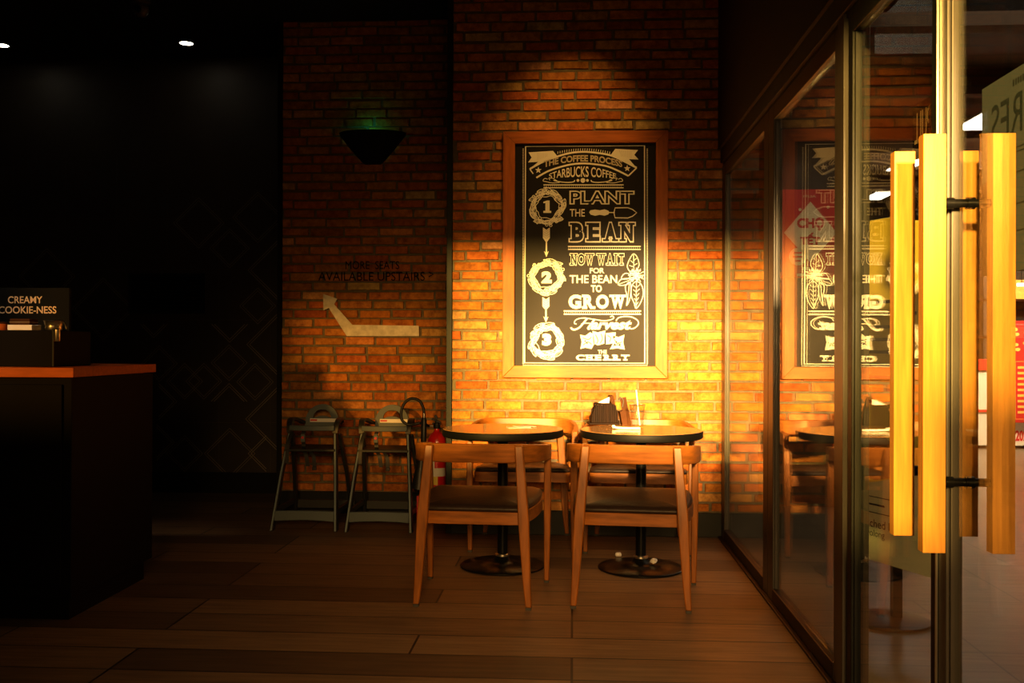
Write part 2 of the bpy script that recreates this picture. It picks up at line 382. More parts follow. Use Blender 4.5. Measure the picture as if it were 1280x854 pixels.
struct(b.build('baseboard_alcove', M['base'], bevel=.003, smooth=0), 'black stepped baseboard behind the high chairs', 'baseboard')
o = MB().box(XL - .036, XL - .001, YB - .014, YB + .20, 0, ZC).build('trim_corner', M['trim'], bevel=.002, smooth=0); struct(o, 'dark steel corner guard on left edge of brick pier', 'trim')
o = MB().box(XAL - .035, XAL - .001, YA - .014, YA + .10, 0, ZC).build('trim_end', M['black'], bevel=.002, smooth=0); struct(o, 'black edge strip at left end of recessed brick wall', 'trim')
# dark tiled wall with inlaid diamonds
b = MB().box(-5.2, XAL + .05, YT, YT + .2, 0, ZC)
A = Art(lambda u, v, l: onY(80 + u / 2.846, 300 + v / 2.846, YT) + Vector((0, -l, 0))); A.mb = b
b.mi = 2; A.lift = .002
for y in (-75, 105, 285, 466, 650): A.strip([(-300, y), (772, y)], 2.2)
for x in (-180, 5, 188, 368, 552, 735): A.strip([(x, -300), (x, 830)], 2.2)
b.mi = 1; A.lift = .004
def dia(cx, cy, r, q=0, parts='full'):
    for rr in (r, r - 10):
        P = [(cx - rr, cy), (cx, cy - rr), (cx + rr, cy), (cx, cy + rr)]
        if parts == 'full': A.strip(P, 1.9, True)
        elif parts == 'v': A.strip([P[0], P[3], P[2]], 2.6)
        elif parts == '^': A.strip(P[:3], 2.6)
        elif parts == '<': A.strip([P[1], P[0], P[3]], 2.6)
        elif parts == '>': A.strip([P[1], P[2], P[3]], 2.6)
for cx, cy, r, pp in ((140, 245, 110, 'full'), (340, 440, 64, 'full'), (338, 575, 64, '>'), (430, 503, 64, 'full'), (498, 503, 64, 'full'), (588, 437, 64, 'full'), (590, 300, 64, 'v'), (320, 300, 48, 'v'),
                      (775, 372, 124, '<'), (588, 575, 64, '^'), (680, 505, 65, 'full'), (775, 637, 128, '<'), (775, 108, 120, '<'), (690, 235, 64, 'full'), (590, 30, 70, 'full'), (430, 760, 64, 'full'), (590, 760, 90, 'full'), (330, 720, 64, '>'),
                      (-60, 130, 100, 'full'), (60, 560, 80, 'full'), (690, -80, 90, 'full'), (480, -60, 90, 'full'), (720, 760, 64, '<')): dia(cx, cy, r, 0, pp)
o = b.build('wall_far', [M['darkwall'], M['linegrey'], M['joint']], smooth=0, fix=False); struct(o, 'dark tiled wall with thin inlaid diamond lines', 'wall')
o = MB().box(-5.2, XAL - .04, YT - .02, YT, 0, .165).build('baseboard_far', M['black'], smooth=0); struct(o, 'black baseboard of the dark tiled wall', 'baseboard')
struct(simple('wall_left', M['black'], -5.3, -5.2, -2.6, YT + .2, 0, ZC), 'black side wall far left', 'wall')
# header over the glass front
struct(simple('wall_right', M['header'], .90, .99, .9, YB - .02, 2.42, ZC), 'black wall band above the glass front', 'wall')
# unseen front wall: openings shaped to place the sun patches, plus a dimming pane
b = MB(); yf0, yf1 = -2.62, -2.5
zlo, zhi = 2.0, 3.24
b.box(-5.2, -4.35, yf0, yf1, 0, 4.2); b.box(-4.35, -.54, yf0, yf1, 0, zlo); b.box(-.54, -.37, yf0, yf1, 0, 1.55); b.box(-.37, .35, yf0, yf1, 0, 1.93); b.box(-4.35, .35, yf0, yf1, zhi, 4.2); b.box(.35, 7, yf0, yf1, 0, 4.2)
b.box(-3.36, -3.00, yf0, yf1, zlo, zhi); b.box(-4.35, -3.36, yf0, yf1, 3.06, zhi); b.box(-1.14, -.62, yf0, yf1, zlo, zhi)
b.box(-3.0, -1.14, yf0 + .02, yf1, 2.945, 3.01); b.box(-2.23, -2.13, yf0 + .02, yf1, zlo, zhi); b.box(-2.02, -1.93, yf0 + .02, yf1, zlo, zhi)
struct(b.build('wall_front_mask', M['black'], smooth=0), 'unseen dark front wall with openings shaped for the sun', 'wall')
w3 = thing('dimming_pane', 'added dimming pane in the unseen front wall', 'window', (-3.85, -2.56, zlo), kind='structure')
MB().box(-4.35, -3.36, -2.565, -2.555, zlo, 3.06).build('pane', M['dimglass'], w3, smooth=0, world=True)

# glass front on the right: X = .92 .. .97
def frame_box(b, y0, y1, z0, z1, x0=.92, x1=.97): b.box(x0, x1, y0, y1, z0, z1)
o = MB().box(.905, .985, .9, YB - .03, 0, .012).build('trim_sill', M['rail'], bevel=.003, smooth=0); struct(o, 'dark sill track along the foot of the glass front', 'trim')
b = MB(); b.box(.915, 1.0, .9, YB - .03, 2.335, 2.42); b.box(.93, .96, .9, YB - .03, 2.318, 2.335)
struct(b.build('trim_head', M['header'], bevel=.003, smooth=0), 'dark head rail above the glass front', 'trim')
def leaf(name, label, cat, y0, y1, s0, s1, pz0=.075, pz1=2.245, stile='frame', glass='glass'):
    t = thing(name, label, cat, (.945, (y0 + y1) / 2, .012), kind='structure')
    b = MB(); b.box(.925, .965, y0, y0 + s0, .014, 2.315); b.box(.925, .965, y1 - s1, y1, .014, 2.315)
    b.box(.925, .965, y0 + s0, y1 - s1, 2.245, 2.315)
    # glazing beads
    b.box(.932, .958, y0 + s0, y0 + s0 + .012, .075, 2.245); b.box(.932, .958, y1 - s1 - .012, y1 - s1, .075, 2.245)
    b.build('frame', M[stile], t, bevel=.003, smooth=0, world=True)
    MB().box(.922, .968, y0 + s0, y1 - s1, .014, .075).build('bottom_rail', M['rail'], t, bevel=.004, smooth=0, world=True)
    MB().box(.941, .949, y0 + s0 + .001, y1 - s1 - .001, .076, 2.244).build('pane', M[glass], t, smooth=0, world=True)
    return t
y2a = onX(953, 430, XG).y; y2b = onX(965, 430, XG).y
leaf('window_1', 'narrow glass panel next to the brick pier', 'window', (y2a + y2b) / 2 + .003, YB - .04, .115, .12)
leaf('window_2', 'tall glass panel between slate post and lit door jamb', 'window', 3.545, (y2a + y2b) / 2 - .003, .05, .115)
b = MB(); b.box(.92, 1.0, 3.46, 3.54, .012, 2.335); b.box(.935, .955, 3.44, 3.46, .012, 2.335); b.box(.972, 1.0, 3.43, 3.46, .012, 2.335); b.box(.962, .968, 3.452, 3.46, .012, 2.335)
struct(b.build('trim_jamb', M['frame'], bevel=.002, smooth=0), 'tall door jamb of stepped metal profiles catching sunlight', 'trim')
d1 = leaf('door_1', 'far glass door leaf with paired square wooden pulls', 'door', 2.588, 3.42, .05, .05, stile='base')
d2 = leaf('door_2', 'near glass door leaf with paired square wooden pulls', 'door', 1.55, 2.582, .05, .052, glass='doorglass')
MB().box(.919, .9245, 2.5845, 2.590, .02, 2.31).build('lit_edge_strip', M['steel'], d2, smooth=0, world=True)  # bright strip added for the lit edge of the gap between leaves
def pulls(d, y, z0=.698, z1=1.715):
    for x0, x1 in ((.848, .902), (1.012, 1.066)):
        p = MB().box(x0, x1, y, y + .036, z0, z1).build('pull_bar', M['pullwood'], d, bevel=.0015, smooth=0, world=True)
    for z in (1.548, .868):
        s = MB().tube([(.9, y + .018, z), (1.014, y + .018, z)], .0105, 12); s.tube([(.955, y + .018, z), (.975, y + .018, z)], .015, 12)
        s.tube([(.902, y + .018, z), (.925, y + .018, z)], .014, 12); s.build('standoff', M['gloss_black'], d, world=True)
pulls(d2, 2.470); pulls(d1, 2.690)
# push-pull plate on the far leaf, lettered for people outside
pl = MB().box(.951, .955, 2.70, 2.86, 1.72, 1.87).build('sign_plate', M['signblack'], d1, bevel=.001, smooth=0, world=True)
A = Art(lambda u, v, l: Vector((.9505 - l * .2, u, v))); A.text('PULL', 2.718, 1.845, 2.842, 1.76); A.build('lettering', M['tan'], pl)

# ------------------------------------------------------------------ chairs
def make_chair(label):
    t = thing('dining_chair', label, 'chair', group='wooden armchairs at the two round tables')
    for s in (-1, 1):
        b = MB().bar([(s * .2585, -.268, .012, .027, .030), (s * .2495, -.262, .12, .035, .036), (s * .2335, -.250, .40, .049, .046), (s * .2295, -.247, .46, .047, .044), (s * .2075, -.228, .737, .036, .030)])
        l = b.build('leg', M['chairwood'], t, bevel=.005, smooth=35)
        MB().bar([(s * .2585, -.268, 0, .025, .028), (s * .2585, -.268, .012, .026, .029)]).build('foot_cap', M['foot'], l, smooth=0)
        b = MB().bar([(s * .298, .268, .010, .025, .028), (s * .302, .262, .40, .036, .042), (s * .303, .246, .640, .033, .036)])
        l = b.build('leg', M['chairwood'], t, bevel=.005, smooth=35)
        MB().bar([(s * .298, .268, 0, .023, .026), (s * .298, .268, .010, .024, .027)]).build('foot_cap', M['foot'], l, smooth=0)
    half = [(.304, .262), (.312, .14), (.306, .0), (.280, -.115), (.232, -.178), (.15, -.203), (0, -.208)]
    P = [(-x, y, 0) for x, y in half[:-1]] + [(0, half[-1][1], 0)] + [(x, y, 0) for x, y in half[-2::-1]]
    P = catmull(P, 6); rings = []
    for i, p in enumerate(P):
        tg = (P[min(i + 1, len(P) - 1)] - P[max(i - 1, 0)]).normalized(); nn = Vector((-tg.y, tg.x, 0))
        k = max(0, min(1, (p.y + .19) / .45)); zt = .742 - .043 * k; zb = .654 - .022 * k; th = .022 + .012 * max(0, (k - .5) * 2)
        lean = .012 * (1 - k)
        rings.append([p + nn * th / 2 + Vector((0, 0, zb)), p - nn * th / 2 + Vector((0, 0, zb)), p - nn * th / 2 + Vector((0, -lean, zt)), p + nn * th / 2 + Vector((0, -lean, zt))])
    MB().loft(rings).build('backrest', M['railwood'], t, bevel=.005, smooth=35)
    half = [(0, -.240), (.215, -.238), (.238, -.20), (.272, -.08), (.288, .06), (.282, .19), (.268, .238), (.20, .245), (0, .247)]
    ring = half + [(-x, y) for x, y in half[-2:0:-1]]
    ring = [(p.x, p.y) for p in catmull([(x, y, 0) for x, y in ring], 4, True)]
    zf = lambda y: .405 + (y + .24) * .055
    rings = []
    k = len(ring)
    for i, (x, y) in enumerate(ring):
        a = Vector((*ring[i - 1], 0)); c = Vector((*ring[(i + 1) % k], 0)); tg = (c - a).normalized(); nn = Vector((tg.y, -tg.x, 0))
        p = Vector((x, y, zf(y))); rings.append([p + nn * .0 + Vector((0, 0, -.030)), p - nn * .022 + Vector((0, 0, -.030)), p - nn * .022 + Vector((0, 0, .028)), p + Vector((0, 0, .028))])
    MB().loft(rings, closed=True).build('seat_frame', M['railwood'], t, bevel=.003, smooth=35)
    b = MB(); rings = []
    for sc, dz in ((.90, .022), (.975, .028), (.99, .036), (.965, .048), (.88, .058), (.6, .066), (.25, .068)):
        rings.append([(x * sc, y * sc, zf(y * sc) + dz) for x, y in ring])
    b.loft(rings).build('seat', M['leather'], t, smooth=60)
    b = MB(); sc = .982; P = [(x * sc, y * sc, zf(y * sc) + .036) for x, y in ring]; b.tube(P, .0035, 6, closed=True); b.build('seat_piping', M['leather'], t)
    return t
c0 = make_chair('wooden armchair at left round table, its back to the room'); c0.location = (-.440, 4.782, 0); c0.rotation_euler = (0, 0, math.radians(-3))
copy_tree(c0, loc=(.287, 4.792, 0), rz=math.radians(-5), label='wooden armchair at right round table, its back to the room')
copy_tree(c0, loc=(-.292, 6.008, 0), rz=math.radians(180), label='wooden armchair between left round table and brick wall')
copy_tree(c0, loc=(.392, 5.995, 0), rz=math.radians(176), label='wooden armchair between right round table and brick wall')

# ------------------------------------------------------------------ tables
def make_table(label, loc):
    t = thing('round_table', label, 'table', loc, group='round pedestal tables')
    MB().lathe([(.02, .743), (.318, .743), (.322, .7445), (.324, .7445), (.322, .7465), (.02, .7468)], 64).build('tabletop', M['tabletop'], t)
    MB().lathe([(.02, .704), (.318, .704), (.325, .708), (.327, .716), (.327, .738), (.325, .7435), (.02, .7435)], 64).build('table_edge', M['tableedge'], t)
    b = MB().lathe([(.028, .05), (.028, .69)], 24); b.lathe([(.05, .676), (.05, .690)], 24)
    for a in range(4):
        r = Matrix.Rotation(math.pi / 4 + a * math.pi / 2, 3, 'Z'); b.box(0, .20, -.018, .018, .690, .7035, rot=r, pivot=(0, 0, .69))
    b.build('column', M['gloss_black'], t, bevel=.001)
    b = MB().lathe([(.02, 0), (.222, 0), (.228, .004), (.228, .010), (.222, .015), (.10, .026), (.055, .034), (.045, .046), (.036, .060), (.02, .062)], 64)
    b.build('base', M['gloss_black'], t, smooth=50)
    MB().lathe([(.034, .058), (.040, .060), (.040, .070), (.030, .074)], 24).build('collar', M['steel'], t)
    return t
t0 = make_table('round pedestal table nearer the fire extinguisher', (-.376, 5.372, 0))
t1 = copy_tree(t0, loc=(.367, 5.372, 0), label='round pedestal table carrying the condiment caddy and cup')

# things on the tables
zt = .7472
p = onF(650, 534.5, zt)
n0 = thing('paper_napkin', 'thin pale paper slips lying on left round table', 'napkin', (p.x, p.y, zt), .25)
MB().box(-.07, .055, -.035, .03, 0, .002).build('sheet', M['white'], n0, smooth=0)
MB().box(-.02, .085, -.005, .075, .0022, .004, rot=Matrix.Rotation(.35, 3, 'Z')).build('sheet', M['white'], n0, smooth=0)
# caddy
p = onF(757, 531, zt); cx, cy = p.x, p.y + .05
k = thing('condiment_caddy', 'dark wooden slatted caddy with open top on right round table', 'caddy', (cx, cy, zt), .12)
def dome(u, v, d): return Vector((u, d, v))
prof = [(-.088, 0), (-.083, .05), (-.072, .092), (-.055, .108), (.03, .116), (.058, .098), (.066, .05), (.068, 0)]
b = MB(); b2 = MB()
for i in range(13):                                     # upright slats of the front and back
    x0 = -.086 + i * .0118; x1 = x0 + .0098
    hh = min(.112, .03 + (x0 + .09) * 3.2, .03 + (.075 - x0) * 2.4)
    b.box(x0, x1, -.052, -.044, .012, hh + .004); b2.box(x0, x1, .044, .052, .012, hh + .004)
b.build('slat_side', M['caddy'], k, bevel=.001, smooth=0); b2.build('slat_side', M['caddy'], k, bevel=.001, smooth=0)
MB().box(-.10, .075, -.056, .056, 0, .011).build('tray', M['caddy'], k, bevel=.002, smooth=0)
b = MB().prism([(q[0] * .97, q[1] * .94 + .006) for q in prof], dome, -.0435, -.036); b.prism([(q[0] * .97, q[1] * .94 + .006) for q in prof], dome, .036, .0435); b.box(-.082, .062, -.036, .036, .012, .05)
b.build('body', M['caddy'], k, bevel=.001, smooth=0)
MB().tube(catmull([(-.066, -.04, .100), (-.072, -.04, .118), (-.060, -.04, .122), (-.03, -.04, .117), (.03, -.04, .118)], 5), .005, 8).build('handle', M['caddy'], k)
rr = Matrix.Rotation(math.radians(-12), 3, 'Y')
b = MB(); b.box(.030, .052, -.04, .04, .05, .165, rot=rr); b.build('divider', M['cardbrown'], k, bevel=.003, smooth=0)
nroot = thing('napkin_stack', 'white napkins sticking up out of the dark caddy', 'napkins', (cx - .012, cy, zt + .063), .12)
for i in range(6):
    a = math.radians(-24 + i * 3)
    MB().prism([(-.050 + i * .004, .0), (.020 + i * .002, .0), (.034 + i * .0015, .093), (-.008 + i * .002, .074), (-.046 + i * .003, .052)], dome, -.022 + i * .008, -.018 + i * .008).build('napkin', M['white'], nroot, smooth=0)
bx = thing('card_box', 'tilted brown card box beside the caddy on the right round table', 'box', (cx + .118, cy, zt), .1)
rr = Matrix.Rotation(math.radians(-11), 3, 'Y')
MB().box(-.026, .026, -.04, .04, 0, .085, rot=rr, pivot=(.026, 0, 0)).build('carton', M['cardbrown'], bx, bevel=.002, smooth=0)
b = MB().box(-.012, .024, -.036, -.032, .082, .160, rot=rr, pivot=(.026, 0, 0)); b.build('flap', M['cardbrown'], bx, bevel=.001, smooth=0)
MB().ribbon(catmull([(-.028, -.03, .098), (-.022, -.03, .135), (-.036, -.03, .155), (-.046, -.03, .140)], 5), .03, .003, (0, 1, 0)).build('flap_edge', M['rubber'], bx)
# cup with straw and its wrapper
p = onF(797, 535, zt)
cu = thing('plastic_cup', 'clear empty plastic cup with a white straw on right table', 'cup', (p.x, p.y + .03, zt))
MB().lathe([(.001, 0), (.030, 0), (.032, .004), (.041, .116), (.043, .118), (.043, .121), (.040, .121), (.0395, .116), (.0305, .006), (.001, .005)], 36).build('cup_body', M['cupclear'], cu)
MB().lathe([(.0435, .121), (.0450, .123), (.0445, .128), (.030, .131), (.006, .132), (.006, .130), (.030, .128), (.043, .126), (.0420, .121)], 36).build('lid', M['cupclear'], cu)
MB().tube([(.014, -.006, .012), (-.006, .004, .205)], .0042, 10).build('straw', M['straw'], cu)
p = onF(785, 537, zt)
sw = thing('straw_wrapper', 'white crumpled straw wrapper lying before the clear cup', 'wrapper', (p.x, p.y, zt + .007), -.12)
MB().tube(catmull([(-.078, .012, .006), (-.066, .003, .002), (-.03, .0, .0), (.02, -.004, 0), (.065, .0, 0)], 5), [.010] * 2 + [.006] * 19, 7).build('paper_tube', M['white'], sw)
MB().tube(catmull([(-.082, -.008, .012), (-.07, .0, .004), (-.06, .0, .002)], 4), .006, 7).build('torn_end', M['white'], sw)
def scrap(name, label, pos, r, seed, rest=0):
    r2 = random.Random(seed); b = MB(); bmesh.ops.create_icosphere(b.bm, subdivisions=2, radius=r)
    for v in b.bm.verts: v.co *= r2.uniform(.7, 1.1); v.co.z *= .75
    zmin = min(v.co.z for v in b.bm.verts)
    for v in b.bm.verts: v.co.z -= zmin
    o = b.build(name, M['white'], smooth=0); o.location = pos; return tag(o, label, 'litter')
p = onF(773, 698); scrap('paper_scrap', 'small crumpled white paper on floor behind right table base', (p.x, p.y + .03, .001), .020, 4)
pc = Vector((.367, 5.372)); scrap('paper_scrap', 'crumpled pale scrap lying on right table foot beside column', (.367 + .066, 5.372 - .035, .036), .022, 9)

# ------------------------------------------------------------------ high chairs  (local: x right, y to the wall)
def make_high(label, loc):
    t = thing('high_chair', label, 'high chair', loc, group='black high chairs against the brick wall')
    for s in (-1, 1):
        def sec(pts, wd, dp): return [[Vector((x - wd / 2, y - dp / 2, z)), Vector((x + wd / 2, y - dp / 2, z)), Vector((x + wd / 2, y + dp / 2, z)), Vector((x - wd / 2, y + dp / 2, z))] for x, y, z in pts]
        l = MB().loft(sec([(s * .208, -.02, 0), (s * .180, .09, .34), (s * .150, .20, .635)], .022, .05)).build('leg', M['blackplastic'], t, bevel=.005, smooth=35)
        MB().loft(sec([(s * .208, -.0465, .005), (s * .180, .0635, .34), (s * .151, .1735, .625)], .010, .004)).build('edge', M['edgeplastic'], l, smooth=0)
        MB().loft(sec([(s * .200, .52, 0), (s * .18, .40, .33), (s * .160, .27, .60)], .022, .05)).build('leg', M['blackplastic'], t, bevel=.005, smooth=35)
        b = MB().ribbon(catmull([(s * .152, .175, .61), (s * .158, .19, .66), (s * .162, .23, .690), (s * .160, .30, .695), (s * .150, .37, .68), (s * .128, .42, .66)], 5), .034, .018, (1, 0, 0))
        b.build('arm', M['blackplastic'], t, smooth=50)
        MB().box(s * .20 - .01, s * .20 + .01, .02, .49, .10, .135).build('side_rail', M['blackplastic'], t, bevel=.004, smooth=0)
    P = [(-.193, -.012), (-.12, -.014), (0, -.015), (.12, -.014), (.193, -.012)]
    b = MB(); rings = []
    for x, y in P:
        z0 = .060 + .010 * (1 - (x / .193) ** 2); z1 = .126 + .004 * (1 - (x / .193) ** 2)
        rings.append([(x, y - .012, z0), (x, y + .012, z0), (x, y + .012, z1), (x, y - .012, z1)])
    b.loft(rings).build('front_crossbar', M['plastic'], t, bevel=.004, smooth=35)
    MB().box(-.215, .215, .495, .515, .06, .12).build('rear_crossbar', M['blackplastic'], t, bevel=.004, smooth=0)
    MB().box(-.165, .165, .11, .42, .492, .512).build('seat', M['blackplastic'], t, bevel=.006, smooth=0)
    # curved guard bar in front
    rings = []
    for x in [-.15 + i * .03 for i in range(11)]:
        y = .165 - .03 * (1 - (x / .15) ** 2); h = .034
        rings.append([(x, y - .011, .628), (x, y + .011, .628), (x, y + .011, .628 + h), (x, y - .011, .628 + h)])
    MB().loft(rings).build('guard_bar', M['plastic'], t, bevel=.004, smooth=35)
    # arched backrest with its grip hole
    outer, inner = [], []
    for i in range(25):
        a = math.pi * i / 24
        outer.append((.116 * math.cos(a), .655 + .130 * math.sin(a) ** .9)); 
        inner.append((.062 * math.copysign(abs(math.cos(a)) ** .8, math.cos(a)), .690 + .058 * math.sin(a)))
    b = MB(); fy = lambda x, z, d: Vector((x, .425 + d + (z - .66) * .18 - .25 * x * x, z))
    for d0 in (0, .022):
        Vo = [b.v(fy(x, z, d0)) for x, z in outer]; Vi = [b.v(fy(x, z, d0)) for x, z in inner]
        for i in range(24): b.f([Vo[i], Vo[i + 1], Vi[i + 1], Vi[i]])
        if d0 == 0: F0 = (Vo, Vi)
        else: F1 = (Vo, Vi)
    for i in range(24):
        b.f([F0[0][i], F0[0][i + 1], F1[0][i + 1], F1[0][i]]); b.f([F0[1][i], F0[1][i + 1], F1[1][i + 1], F1[1][i]])
    # lower panel with dipped upper edge
    low = [(-.116, .625), (.116, .625), (.116, .655), (.062, .690), (.03, .703), (0, .707), (-.03, .703), (-.062, .690), (-.116, .655)]
    b.prism(low, fy, 0, .022)
    br = b.build('backrest', M['plastic'], t, smooth=35)
    st = MB().prism([(-.082, .664), (.108, .664), (.108, .688), (-.082, .688)], fy, -.004, -.001).build('sticker', M['sticker'], br, smooth=0)
    tag(st, 'white sticker with red print')
    MB().prism([(-.078, .671), (-.032, .671), (-.032, .682), (-.078, .682)], fy, -.006, -.0045).build('print', M['redtext'], st, smooth=0)
    b = MB().ribbon(catmull([(-.045, .139, .625), (-.05, .13, .60), (-.05, .15, .53), (-.04, .12, .50), (-.02, .10, .47), (-.01, .10, .40)], 5), .026, .004, (1, 0, 0))
    b.ribbon(catmull([(-.13, .16, .62), (-.145, .12, .55), (-.15, .11, .47), (-.148, .10, .42)], 5), .024, .004, (1, 0, 0)); b.ribbon(catmull([(.0, .12, .50), (.03, .10, .46), (.035, .098, .39)], 5), .024, .004, (1, 0, 0))
    sp = b.build('strap', M['rubber'], t)
    MB().box(-.064, -.036, .122, .132, .555, .605).build('buckle', M['plastic'], sp, bevel=.003, smooth=0)
    MB().lathe([(.001, 0), (.009, 0), (.009, .004), (.001, .004)], 16, (-.050, .117, .585), 'y').build('buckle_button', M['redtext'], sp)
    MB().box(.022, .048, .090, .104, .375, .40).build('buckle', M['blackplastic'], sp, bevel=.003, smooth=0)
    return t
a, c = onF(338, 664.5), onF(420, 664.5)
h0 = make_high('black high chair at far left end of the brick wall', ((a.x + c.x) / 2, 6.31, 0))
a, c = onF(435, 665), onF(513, 665)
h1 = copy_tree(h0, loc=((a.x + c.x) / 2, 6.30, 0), label='black high chair standing beside the black hose loop')

# ------------------------------------------------------------------ fire extinguisher in its stand
ex = onY(546, 600, 6.56).x
sd = thing('extinguisher_stand', 'red metal floor stand holding the fire extinguisher', 'stand', (ex - .006, 6.56, 0))
for s in (-1, 1):
    b = MB(); x = s * .097; b.box(x - .004, x + .004, -.08, .08, 0, .215); b.box(x - .018 if s > 0 else x, x if s > 0 else x + .018, -.084, -.078, 0, .215)
    b.box(x - .018, x + .018, -.087, -.0805, 0, .205); b.build('side_plate', M['redstand'], sd, bevel=.002, smooth=0)
MB().box(-.092, .092, -.078, .08, .085, .095).build('shelf', M['redstand'], sd, smooth=0)
MB().box(-.092, .092, .072, .08, .0955, .21).build('back_plate', M['redstand'], sd, smooth=0)
fe = thing('fire_extinguisher', 'red fire extinguisher with black hose behind left armchair', 'extinguisher', (ex, 6.55, .096))
cyl = MB().lathe([(.01, 0), (.052, 0), (.060, .006), (.062, .014), (.062, .455), (.058, .480), (.046, .505), (.026, .522), (.018, .530), (.018, .545), (.01, .547)], 40).build('cylinder', M['red'], fe, smooth=50)
b = MB()
for z0, z1, a0, a1, mi in ((.235, .290, -150, -20, 0), (.18, .235, -150, -75, 1), (.29, .34, -150, -120, 1), (.29, .34, -118, -95, 0)):
    b.mi = mi; n = 10; P = [math.radians(a0 + (a1 - a0) * i / n) for i in range(n + 1)]
    A_ = [b.v((.0628 * math.cos(q), .0628 * math.sin(q), z0)) for q in P]; B_ = [b.v((.0628 * math.cos(q), .0628 * math.sin(q), z1)) for q in P]
    for i in range(n): b.f([A_[i], A_[i + 1], B_[i + 1], B_[i]])
b.build('label_sheet', [M['sticker'], M['yellowlab']], fe)
va = MB().lathe([(.02, .545), (.022, .548), (.022, .580), (.012, .585), (.012, .60), (.006, .602)], 20).build('valve', M['rubber'], fe)
b = MB(); b.box(-.035, .03, -.01, .01, .592, .602, rot=Matrix.Rotation(.35, 3, 'Y')); b.box(-.03, .03, -.01, .01, .572, .582, rot=Matrix.Rotation(.12, 3, 'Y')); b.box(-.012, .004, -.008, .008, .605, .635, rot=Matrix.Rotation(-.5, 3, 'Y'))
b.build('handle', M['rubber'], fe, bevel=.002, smooth=0)
MB().tube([(-.02, 0, .562), (-.062, 0, .562)], .006, 10).build('outlet', M['steel'], fe)
q = lambda x, y: onY(x, y, 6.45) 
P = [Vector((ex - .055, 6.55, .658))] + [q(*z) for z in ((526, 529), (512, 531), (503, 526), (501.5, 516), (504.5, 506), (511, 499.5), (518, 498.5), (525, 502), (529, 510), (530, 517))]
MB().tube(catmull(P, 6), .0095, 10).build('hose', M['rubber'], fe, world=True)
MB().tube([q(530, 516.5), q(530, 523)], .010, 12).build('hose_fitting', M['steel'], fe, world=True)
P = [q(530, 522), q(530, 526), q(529.5, 552), q(528.5, 560), q(525, 590), q(523.5, 611)]
MB().tube(P, [.012, .019, .019, .014, .036, .050], 20).build('discharge_horn', M['blackplastic'], fe, world=True)

# ------------------------------------------------------------------ framed board
YF = YB - .012
bo = thing('framed_board', 'large black chalk lettered poster board in orange wood frame', 'wall board', onY(731, 472.5, YF))
c4 = [onY(629.5, 165.6, YF), onY(834.3, 164.4, YF), onY(834.3, 473.2, YF), onY(627.8, 472, YF)]
bx0, bx1 = (c4[0].x + c4[3].x) / 2, (c4[1].x + c4[2].x) / 2; bz1, bz0 = (c4[0].z + c4[1].z) / 2, (c4[2].z + c4[3].z) / 2
fwid = .076; y0, y1 = YF - .034, YF
def mitre(P, name, mt):
    V = []; b = MB()
    b.prism(P, lambda u, v, d: Vector((u, d, v)), y0, y1); return b.build(name, mt, bo, bevel=.003, smooth=0, world=True)
mitre([(bx0, bz1), (bx1, bz1), (bx1 - fwid, bz1 - fwid), (bx0 + fwid, bz1 - fwid)], 'frame_rail', M['framewoodh'])
mitre([(bx0, bz0), (bx0 + fwid, bz0 + fwid), (bx1 - fwid, bz0 + fwid), (bx1, bz0)], 'frame_rail', M['framewoodh'])
mitre([(bx0, bz0), (bx0, bz1), (bx0 + fwid, bz1 - fwid), (bx0 + fwid, bz0 + fwid)], 'frame_stile', M['framewood'])
mitre([(bx1, bz0), (bx1 - fwid, bz0 + fwid), (bx1 - fwid, bz1 - fwid), (bx1, bz1)], 'frame_stile', M['framewood'])
YP = YF - .014
MB().box(bx0 + fwid - .004, bx1 - fwid + .004, YP, YF - .001, bz0 + fwid - .004, bz1 - fwid + .004).build('panel', M['board'], bo, smooth=0, world=True)
bf = lambda u, v, l: onY(u, v, YP) + Vector((0, -l, 0))
ART = []
def art(name, mt=None, lift=.001):
    a = Art(bf); a.lift = lift; ART.append((a, name, mt or M['chalk'])); return a
# border
a = art('border'); a.strip([(657, 183.2), (805.6, 182.2), (806, 454.2), (655.6, 453.6)], 1.5, True)
y = 186
while y < 455: a.rect(653.2, y, 654.9, y + .9); a.rect(808.2, y, 809.9, y + .9); y += 2.0
x = 654
while x < 809: a.rect(x, 456.0, x + .9, 457.2); x += 2.0
Z7 = lambda x, y: (640 + x / 6.737, 175 + y / 6.737)
# banner
a = art('banner')
def arc(P, wd): a.strip([Z7(*p) for p in P], wd, smooth=8)
TOP = [(150, 245), (260, 185), (380, 140), (490, 110), (600, 100), (710, 108), (830, 130), (940, 178), (1050, 235)]
BOT = [(205, 318), (300, 265), (400, 230), (500, 206), (600, 198), (700, 205), (800, 222), (890, 258), (980, 303)]
arc(TOP, 2.3); arc(BOT, 2.1); a.strip([Z7(1050, 235), Z7(980, 303)], 1.6); a.strip([Z7(150, 245), Z7(178, 285)], 1.4)
a.poly([Z7(*p) for p in [(140, 105), (345, 92), (378, 132), (270, 178), (150, 243), (220, 185), (135, 190), (165, 148)]])
a.poly([Z7(*p) for p in [(870, 75), (1062, 85), (1030, 125), (1066, 165), (985, 162), (1046, 232), (930, 168), (832, 126)]])
for i in range(24):
    x = 385 + i * 19; yt = 98 + (x - 600) ** 2 * .00055; a.strip([Z7(x, yt - 6), Z7(x + 2, yt - 26)], .7)
for cx_, cy_ in ((222, 255), (970, 240)):
    a.poly([Z7(cx_ + (29 if i % 2 == 0 else 12) * math.sin(math.pi * i / 5), cy_ - (29 if i % 2 == 0 else 12) * math.cos(math.pi * i / 5)) for i in range(10)])
a = art('banner_shading', M['chalkdim'], .0015); a2 = art('banner_shading', M['chalkdim'], .0015)
